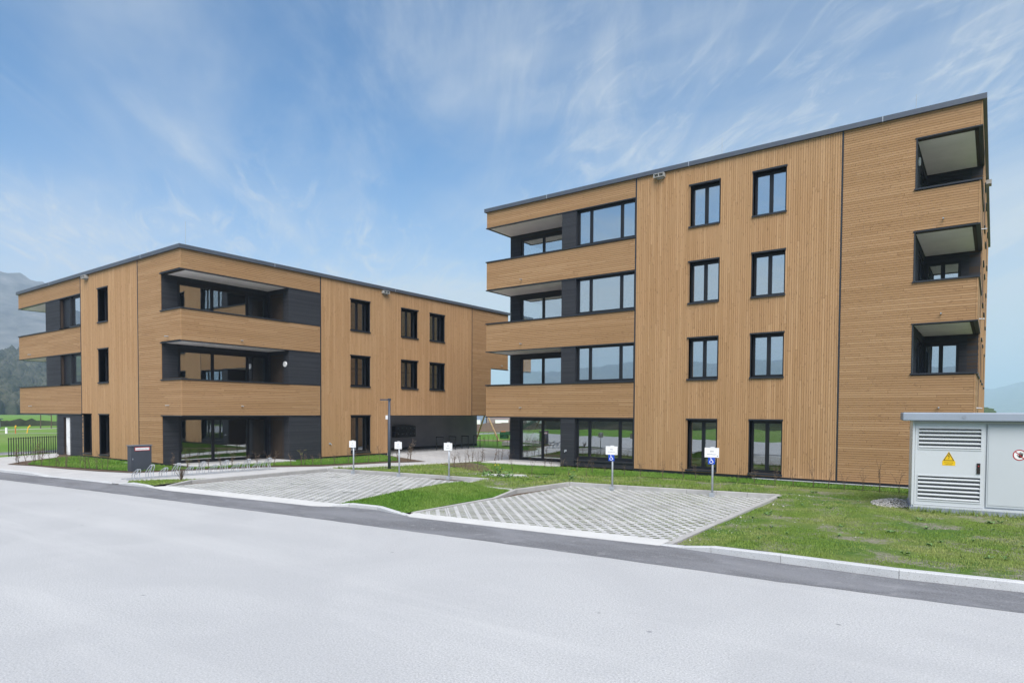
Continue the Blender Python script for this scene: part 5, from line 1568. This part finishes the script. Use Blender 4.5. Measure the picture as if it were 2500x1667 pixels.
for k, (t, w, z0, z1, m) in enumerate(((5.2, 1.5, .2, 2.0, 'far_window'), (8.4, 1.0, .8, 2.1, 'far_window'), (12.0, 1.6, .2, 2.0, 'far_window'), (16, 1.2, .8, 2.1, 'far_window'))):
    p = Vector((-81.9, 102.1, 0)) + eh * t; q = p + eh * w; o = Vector((eh.y, -eh.x, 0)) * .05
    mb = MB(); mb.hexa([p + o + Vector((0, 0, z0)), q + o + Vector((0, 0, z0)), q + Vector((0, 0, z0)), p + Vector((0, 0, z0)), p + o + Vector((0, 0, z1)), q + o + Vector((0, 0, z1)), q + Vector((0, 0, z1)), p + Vector((0, 0, z1))]); mb.build('window', m, hall)
for i, (x, y, l) in enumerate(((-92.5, 92.0, 3.6), (-84.5, 98.2, 3.2), (-79.5, 101.8, 2.6), (-74.5, 105.6, 4.4))):
    p = Vector((x, y, 0)); q = p + eh * l; o = Vector((-eh.y, eh.x, 0)) * 1.4
    c = empty('white_container', (x, y, 0), label=['white container in front of the blue wing of the far hall', 'white container at the join of the far hall wings', 'smallest white container before the far hall', 'longest white container before the reddish hall wall'][i], cat='container', group='white containers by the far hall')
    mb = MB(); mb.hexa([p, q, q + o, p + o, p + Vector((0, 0, 1.0)), q + Vector((0, 0, 1.0)), q + o + Vector((0, 0, 1.0)), p + o + Vector((0, 0, 1.0))]); mb.build('box', 'white_paint', c)
    mb = MB(); u = Vector((0, 0, 1.001)); mb.hexa([p - eh * .05 + u, q + eh * .05 + u, q + o + u, p + o + u, p + u + Vector((0, 0, .08)), q + u + Vector((0, 0, .08)), q + o + u + Vector((0, 0, .08)), p + o + u + Vector((0, 0, .08))]); mb.build('lid', 'galvanised', c)

# ------------------------------------------------------------------ left: lane, meadow, posts, trees
sheet('lane', [(-40.6, 5.0), (-43.2, 6.0), (-48.2, 13.2), (-52, 30), (-52, 90), (-49.6, 90), (-49.6, 30), (-46.1, 12.6)], -.10, 'asphalt_strip', **S)
sheet('lane_edge', [(-45.4, 12.0), (-46.0, 12.6), (-49.5, 30), (-49.5, 90), (-49.1, 90), (-49.1, 30)], -.098, 'concrete_band', **S)
sheet('meadow_path', [(-86.0, 5), (-87.3, 23.6), (-85.2, 29), (-80, 60), (-79.4, 60), (-84.4, 28.4), (-86.4, 23.4), (-85, 5)], -.10, 'path_gravel', **S)
sheet('meadow_path', [(-101, 5), (-103.5, 27.7), (-109, 37), (-116, 70), (-114, 70), (-106, 35.6), (-101.2, 27.7), (-99, 5)], -.10, 'path_gravel', **S)
mb = MB(); mb.tube([(-86.8, 24.3, -.1), (-86.8, 24.3, .55)], .11, 8); mb.build('marker_post', 'white_paint', label='short white marker post in the meadow', cat='post')
for i, (x, y, tilt) in enumerate(((-86.2, 24.95, .0), (-86.2, 26.0, .12))):
    t = empty('gas_marker_post', (x, y, -.1), label=('upright yellow and orange marker post in the meadow' if i == 0 else 'slightly leaning yellow marker post in the meadow'), cat='post', group='yellow meadow posts')
    mb = MB(); mb.tube([(x, y, -.1), (x, y + tilt, .50)], .045, 8); mb.build('shaft', 'orange_paint' if i == 0 else 'yellow_paint', t)
    mb = MB(); mb.tube([(x, y + tilt, .50), (x, y + tilt * 2, .66), (x, y + tilt * 2 + .08, .76)], .07, 8); mb.build('cap', 'yellow_paint', t)
sh = empty('field_shed', (-118, 29.5, 0), label='small grey shed at the far edge of the meadow', cat='shed')
mb = MB(); mb.box(-121, -115.2, 27, 31.6, -.1, 1.1); mb.build('wall', 'print_grey', sh); mb = MB(); mb.box(-121.4, -114.9, 26.8, 31.8, 1.101, 1.25); mb.build('roof', 'zinc', sh)


def bare_tree(x, y, h, seed, label):
    t = empty('bare_tree', (x, y, -.1), label=label, cat='tree', group='bare trees beyond the meadow'); r = random.Random(seed)
    tr = MB(); cr = MB(); lf = MB()
    top = Vector((x + r.uniform(-.3, .3), y, h * .55)); tr.tube([(x, y, -.2), (x + .1, y, h * .28), top], .075, 7, .045)

    def grow(p, d, l, rad, lev):
        e = p + d * l
        cr.tube([p, p.lerp(e, .5) + Vector((r.uniform(-.1, .1), r.uniform(-.1, .1), 0)) * l * .5, e], rad, 4, rad * .55)
        if lev == 0:
            for _ in range(5):
                c = p.lerp(e, r.random()); q = Vector((r.uniform(-1, 1), r.uniform(-1, 1), r.uniform(-1, 1))).normalized() * .10; w = q.orthogonal().normalized() * .05
                lf.quad(c, c + q * .5 + w, c + q, c + q * .5 - w)
            return
        for _ in range(4 if lev > 1 else 3):
            nd = (d + Vector((r.uniform(-.9, .9), r.uniform(-.9, .9), r.uniform(-.35, .6)))).normalized(); grow(p.lerp(e, r.uniform(.45, 1)), nd, l * r.uniform(.55, .8), rad * .55, lev - 1)
    for _ in range(7):
        grow(Vector((x, y, 0)).lerp(top, r.uniform(.5, 1)), Vector((r.uniform(-1, 1), r.uniform(-1, 1), r.uniform(.2, 1))).normalized(), h * .22, .035, 3)
    tr.build('trunk', 'twig', t); cr.build('crown', 'twig', t); lf.build('buds', 'far_leaf', t, kind='stuff')


bare_tree(-108.3, 34.3, 6.0, 3, 'leaning bare tree at the meadow edge left of the low block')
bare_tree(-107.4, 35.3, 5.5, 4, 'straight bare tree at the meadow edge next to the low block')
bare_tree(-112, 38.0, 6.0, 9, 'farther bare tree half hidden by the low block')


def far_strip(name, pts, h0, h1, mat, label, depth, step=2.5, jag=1.0, seed=1):
    """bumpy bank of distant hedge or wood along a line"""
    r = random.Random(seed); P = [Vector((*p, 0)) for p in pts]; V = []; Fc = []
    line = []
    for a, b in zip(P, P[1:]):
        n = max(1, int((b - a).length / step))
        for i in range(n): line.append(a.lerp(b, i / n))
    line.append(P[-1]); m = 7
    for i, p in enumerate(line):
        t = (line[min(i + 1, len(line) - 1)] - line[max(i - 1, 0)]).normalized(); nn = Vector((-t.y, t.x, 0))
        hh = r.uniform(h0, h1)
        for k in range(m):
            u = k / (m - 1); z = hh * math.sin(math.pi * u) ** .6 * r.uniform(1 - .25 * jag, 1 + .1 * jag)
            q = p + nn * (u - .5) * depth; V.append((q.x + r.uniform(-.3, .3) * step, q.y + r.uniform(-.3, .3) * step, z - .2))
    for i in range(len(line) - 1):
        for k in range(m - 1): Fc.append((i * m + k, (i + 1) * m + k, (i + 1) * m + k + 1, i * m + k + 1))
    obj(name, np_mesh(name, np.array(V), np.array(Fc), mat), kind='stuff', label=label, category='vegetation')


far_strip('hedge_bank', [(-118, 10), (-124, 30), (-132, 60), (-150, 110)], .8, 1.25, 'far_forest', 'low brown hedge bank along the far meadow edge', 2.5, .8, 1, 2)
far_strip('far_woods', [(60, 420), (200, 470), (420, 430), (700, 300)], 5, 10, 'far_leaf', 'distant line of trees beyond the transformer station', 14, 4, 1.4, 3)
far_strip('far_woods', [(-330, 340), (-200, 420), (0, 450)], 4, 9, 'far_leaf', 'distant tree line behind the playground', 14, 4, 1.4, 5)


def ridge(name, az0, az1, dist, prof, mat, label, deep, nseg=220, nrow=26, rough=.10, seed=0, kind='structure'):
    """mountain side facing the camera; prof(t) gives its crest height"""
    V = []; Fc = []
    for i in range(nseg + 1):
        t = i / nseg; az = az0 + (az1 - az0) * t; h = prof(t)
        for k in range(nrow):
            u = k / (nrow - 1)
            d = dist + deep * u
            z = h * (u if u < .75 else .75 + (u - .75)) ** 1.15
            x, y = math.sin(az) * d, math.cos(az) * d
            f = mnoise.fractal(Vector((x * .0035, y * .0035, seed)), 1.0, 2.0, 5) * rough * h * math.sin(min(1, u * 1.4) * math.pi / 2)
            f2 = mnoise.noise(Vector((x * .045, y * .045, seed + 4))) * min(9, h * .05) * u
            V.append((x, y, z + f + f2 - 1))
        # back drop of the crest
    for i in range(nseg):
        for k in range(nrow - 1):
            a = i * nrow + k; Fc.append((a, a + nrow, a + nrow + 1, a + 1))
    me = np_mesh(name, np.array(V), np.array(Fc), mat)
    for p in me.polygons: p.use_smooth = True
    obj(name, me, kind=kind, label=label)


def prof(pts):
    xs = [p[0] for p in pts]; ys = [p[1] for p in pts]
    return lambda t: float(np.interp(t, xs, ys))


azL = lambda dg: R(dg)
# azimuths clockwise from +Y; the view centre is at -36.5 degrees, the left edge at -74.7
ridge('wooded_hill', R(-112), R(-48), 450, prof([(0, 74), (.25, 70), (.48, 58), (.60, 60), (.7, 46), (.85, 26), (1, 10)]), 'far_forest', 'near wooded hillside beyond the meadow', 350, 260, 34, .16, 3)
ridge('mountain', R(-125), R(-50), 900, prof([(0, 200), (.35, 235), (.55, 262), (.64, 272), (.69, 262), (.75, 225), (.82, 165), (.90, 95), (1, 30)]), 'far_rock_hazed', 'big hazy mountain at the left', 700, 240, 30, .10, 11)
ridge('mountain', R(-16), R(34), 3600, prof([(0, 60), (.14, 150), (.25, 250), (.292, 205), (.318, 168), (.345, 200), (.40, 262), (.55, 300), (.7, 220), (.85, 160), (1, 60)]), 'far_rock_hazed', 'pale far mountains beyond the transformer station', 1500, 240, 24, .07, 23)
ridge('mountain', R(100), R(250), 1700, prof([(0, 70), (.2, 150), (.35, 210), (.5, 170), (.65, 240), (.8, 190), (1, 120)]), 'far_rock_hazed', 'mountain range behind the camera', 1300, 240, 20, .10, 31)
ridge('wooded_hill', R(95), R(262), 55, prof([(0, 5), (.2, 9), (.5, 12), (.7, 9), (1, 6)]), 'far_forest', 'low overgrown bank across the street', 60, 240, 16, .2, 41)


def hill_trees():
    V = []; Fc = []
    for _ in range(3800):
        az = R(rnd.uniform(-80, -62)); u = rnd.random() ** .8; d = 430 + 360 * u
        x, y = math.sin(az) * d, math.cos(az) * d
        t = (az - R(-112)) / (R(-48) - R(-112)); h = float(np.interp(t, [0, .25, .48, .60, .7, .85, 1], [74, 70, 58, 60, 46, 26, 10]))
        uu = max(0, (d - 450) / 350); z = h * min(1, uu) ** 1.15 - 1
        f = mnoise.fractal(Vector((x * .0035, y * .0035, 3)), 1.0, 2.0, 5) * .16 * h * math.sin(min(1, uu * 1.4) * math.pi / 2)
        z += f; fir = rnd.random() < .35; hh = rnd.uniform(7, 13); w = hh * (.22 if fir else .42)
        n = len(V); k = 6
        lv = ((0.08, .75), (.35, 1.0), (.7, .72)) if not fir else ((.05, 1.0), (.4, .62), (.75, .28))
        for zz, rr in lv:
            for j in range(k):
                a = 6.283 * j / k + rnd.uniform(-.3, .3); q = w * rr * rnd.uniform(.7, 1.15); V.append((x + q * math.cos(a), y + q * math.sin(a), z + hh * zz * rnd.uniform(.9, 1.1)))
        V.append((x, y, z + hh))
        for r_ in range(2):
            for j in range(k): q = (j + 1) % k; Fc += [(n + r_ * k + j, n + r_ * k + q, n + r_ * k + k + q), (n + r_ * k + j, n + r_ * k + k + q, n + r_ * k + k + j)]
        for j in range(k): Fc.append((n + 2 * k + j, n + 2 * k + (j + 1) % k, n + 3 * k))
    obj('far_woods', np_mesh('far_woods', np.array(V), np.array(Fc), 'far_forest'), kind='stuff', label='mixed bare and dark trees covering the near hillside', category='trees')


hill_trees()

# ------------------------------------------------------------------ hazy air round the whole place
hm = bpy.data.materials.new('hazy_air'); hm.use_nodes = True
ht = hm.node_tree; ht.nodes.clear()
ho = N(ht, 'ShaderNodeOutputMaterial'); hv = N(ht, 'ShaderNodeVolumePrincipled')
hv.inputs['Color'].default_value = (0.60, 0.76, 0.98, 1); hv.inputs['Density'].default_value = 0.00036; hv.inputs['Anisotropy'].default_value = 0.0
ht.links.new(hv.outputs[0], ho.inputs['Volume'])
MATS['hazy_air'] = hm
mb = MB(); mb.box(-7300, 7300, -7300, 7300, -3.0, 345)
hz = mb.build('haze', 'hazy_air', kind='stuff', label='thin blue haze in the air over the valley')

# lettering becomes plain mesh parts
dg = bpy.context.evaluated_depsgraph_get()
for o in TEXTS:
    me = bpy.data.meshes.new_from_object(o.evaluated_get(dg))
    n = bpy.data.objects.new('lettering', me); COL.objects.link(n)
    n.parent = o.parent; n.matrix_parent_inverse = o.matrix_parent_inverse.copy()
    n.location = o.location; n.rotation_euler = o.rotation_euler; n.scale = o.scale
    bpy.data.objects.remove(o)
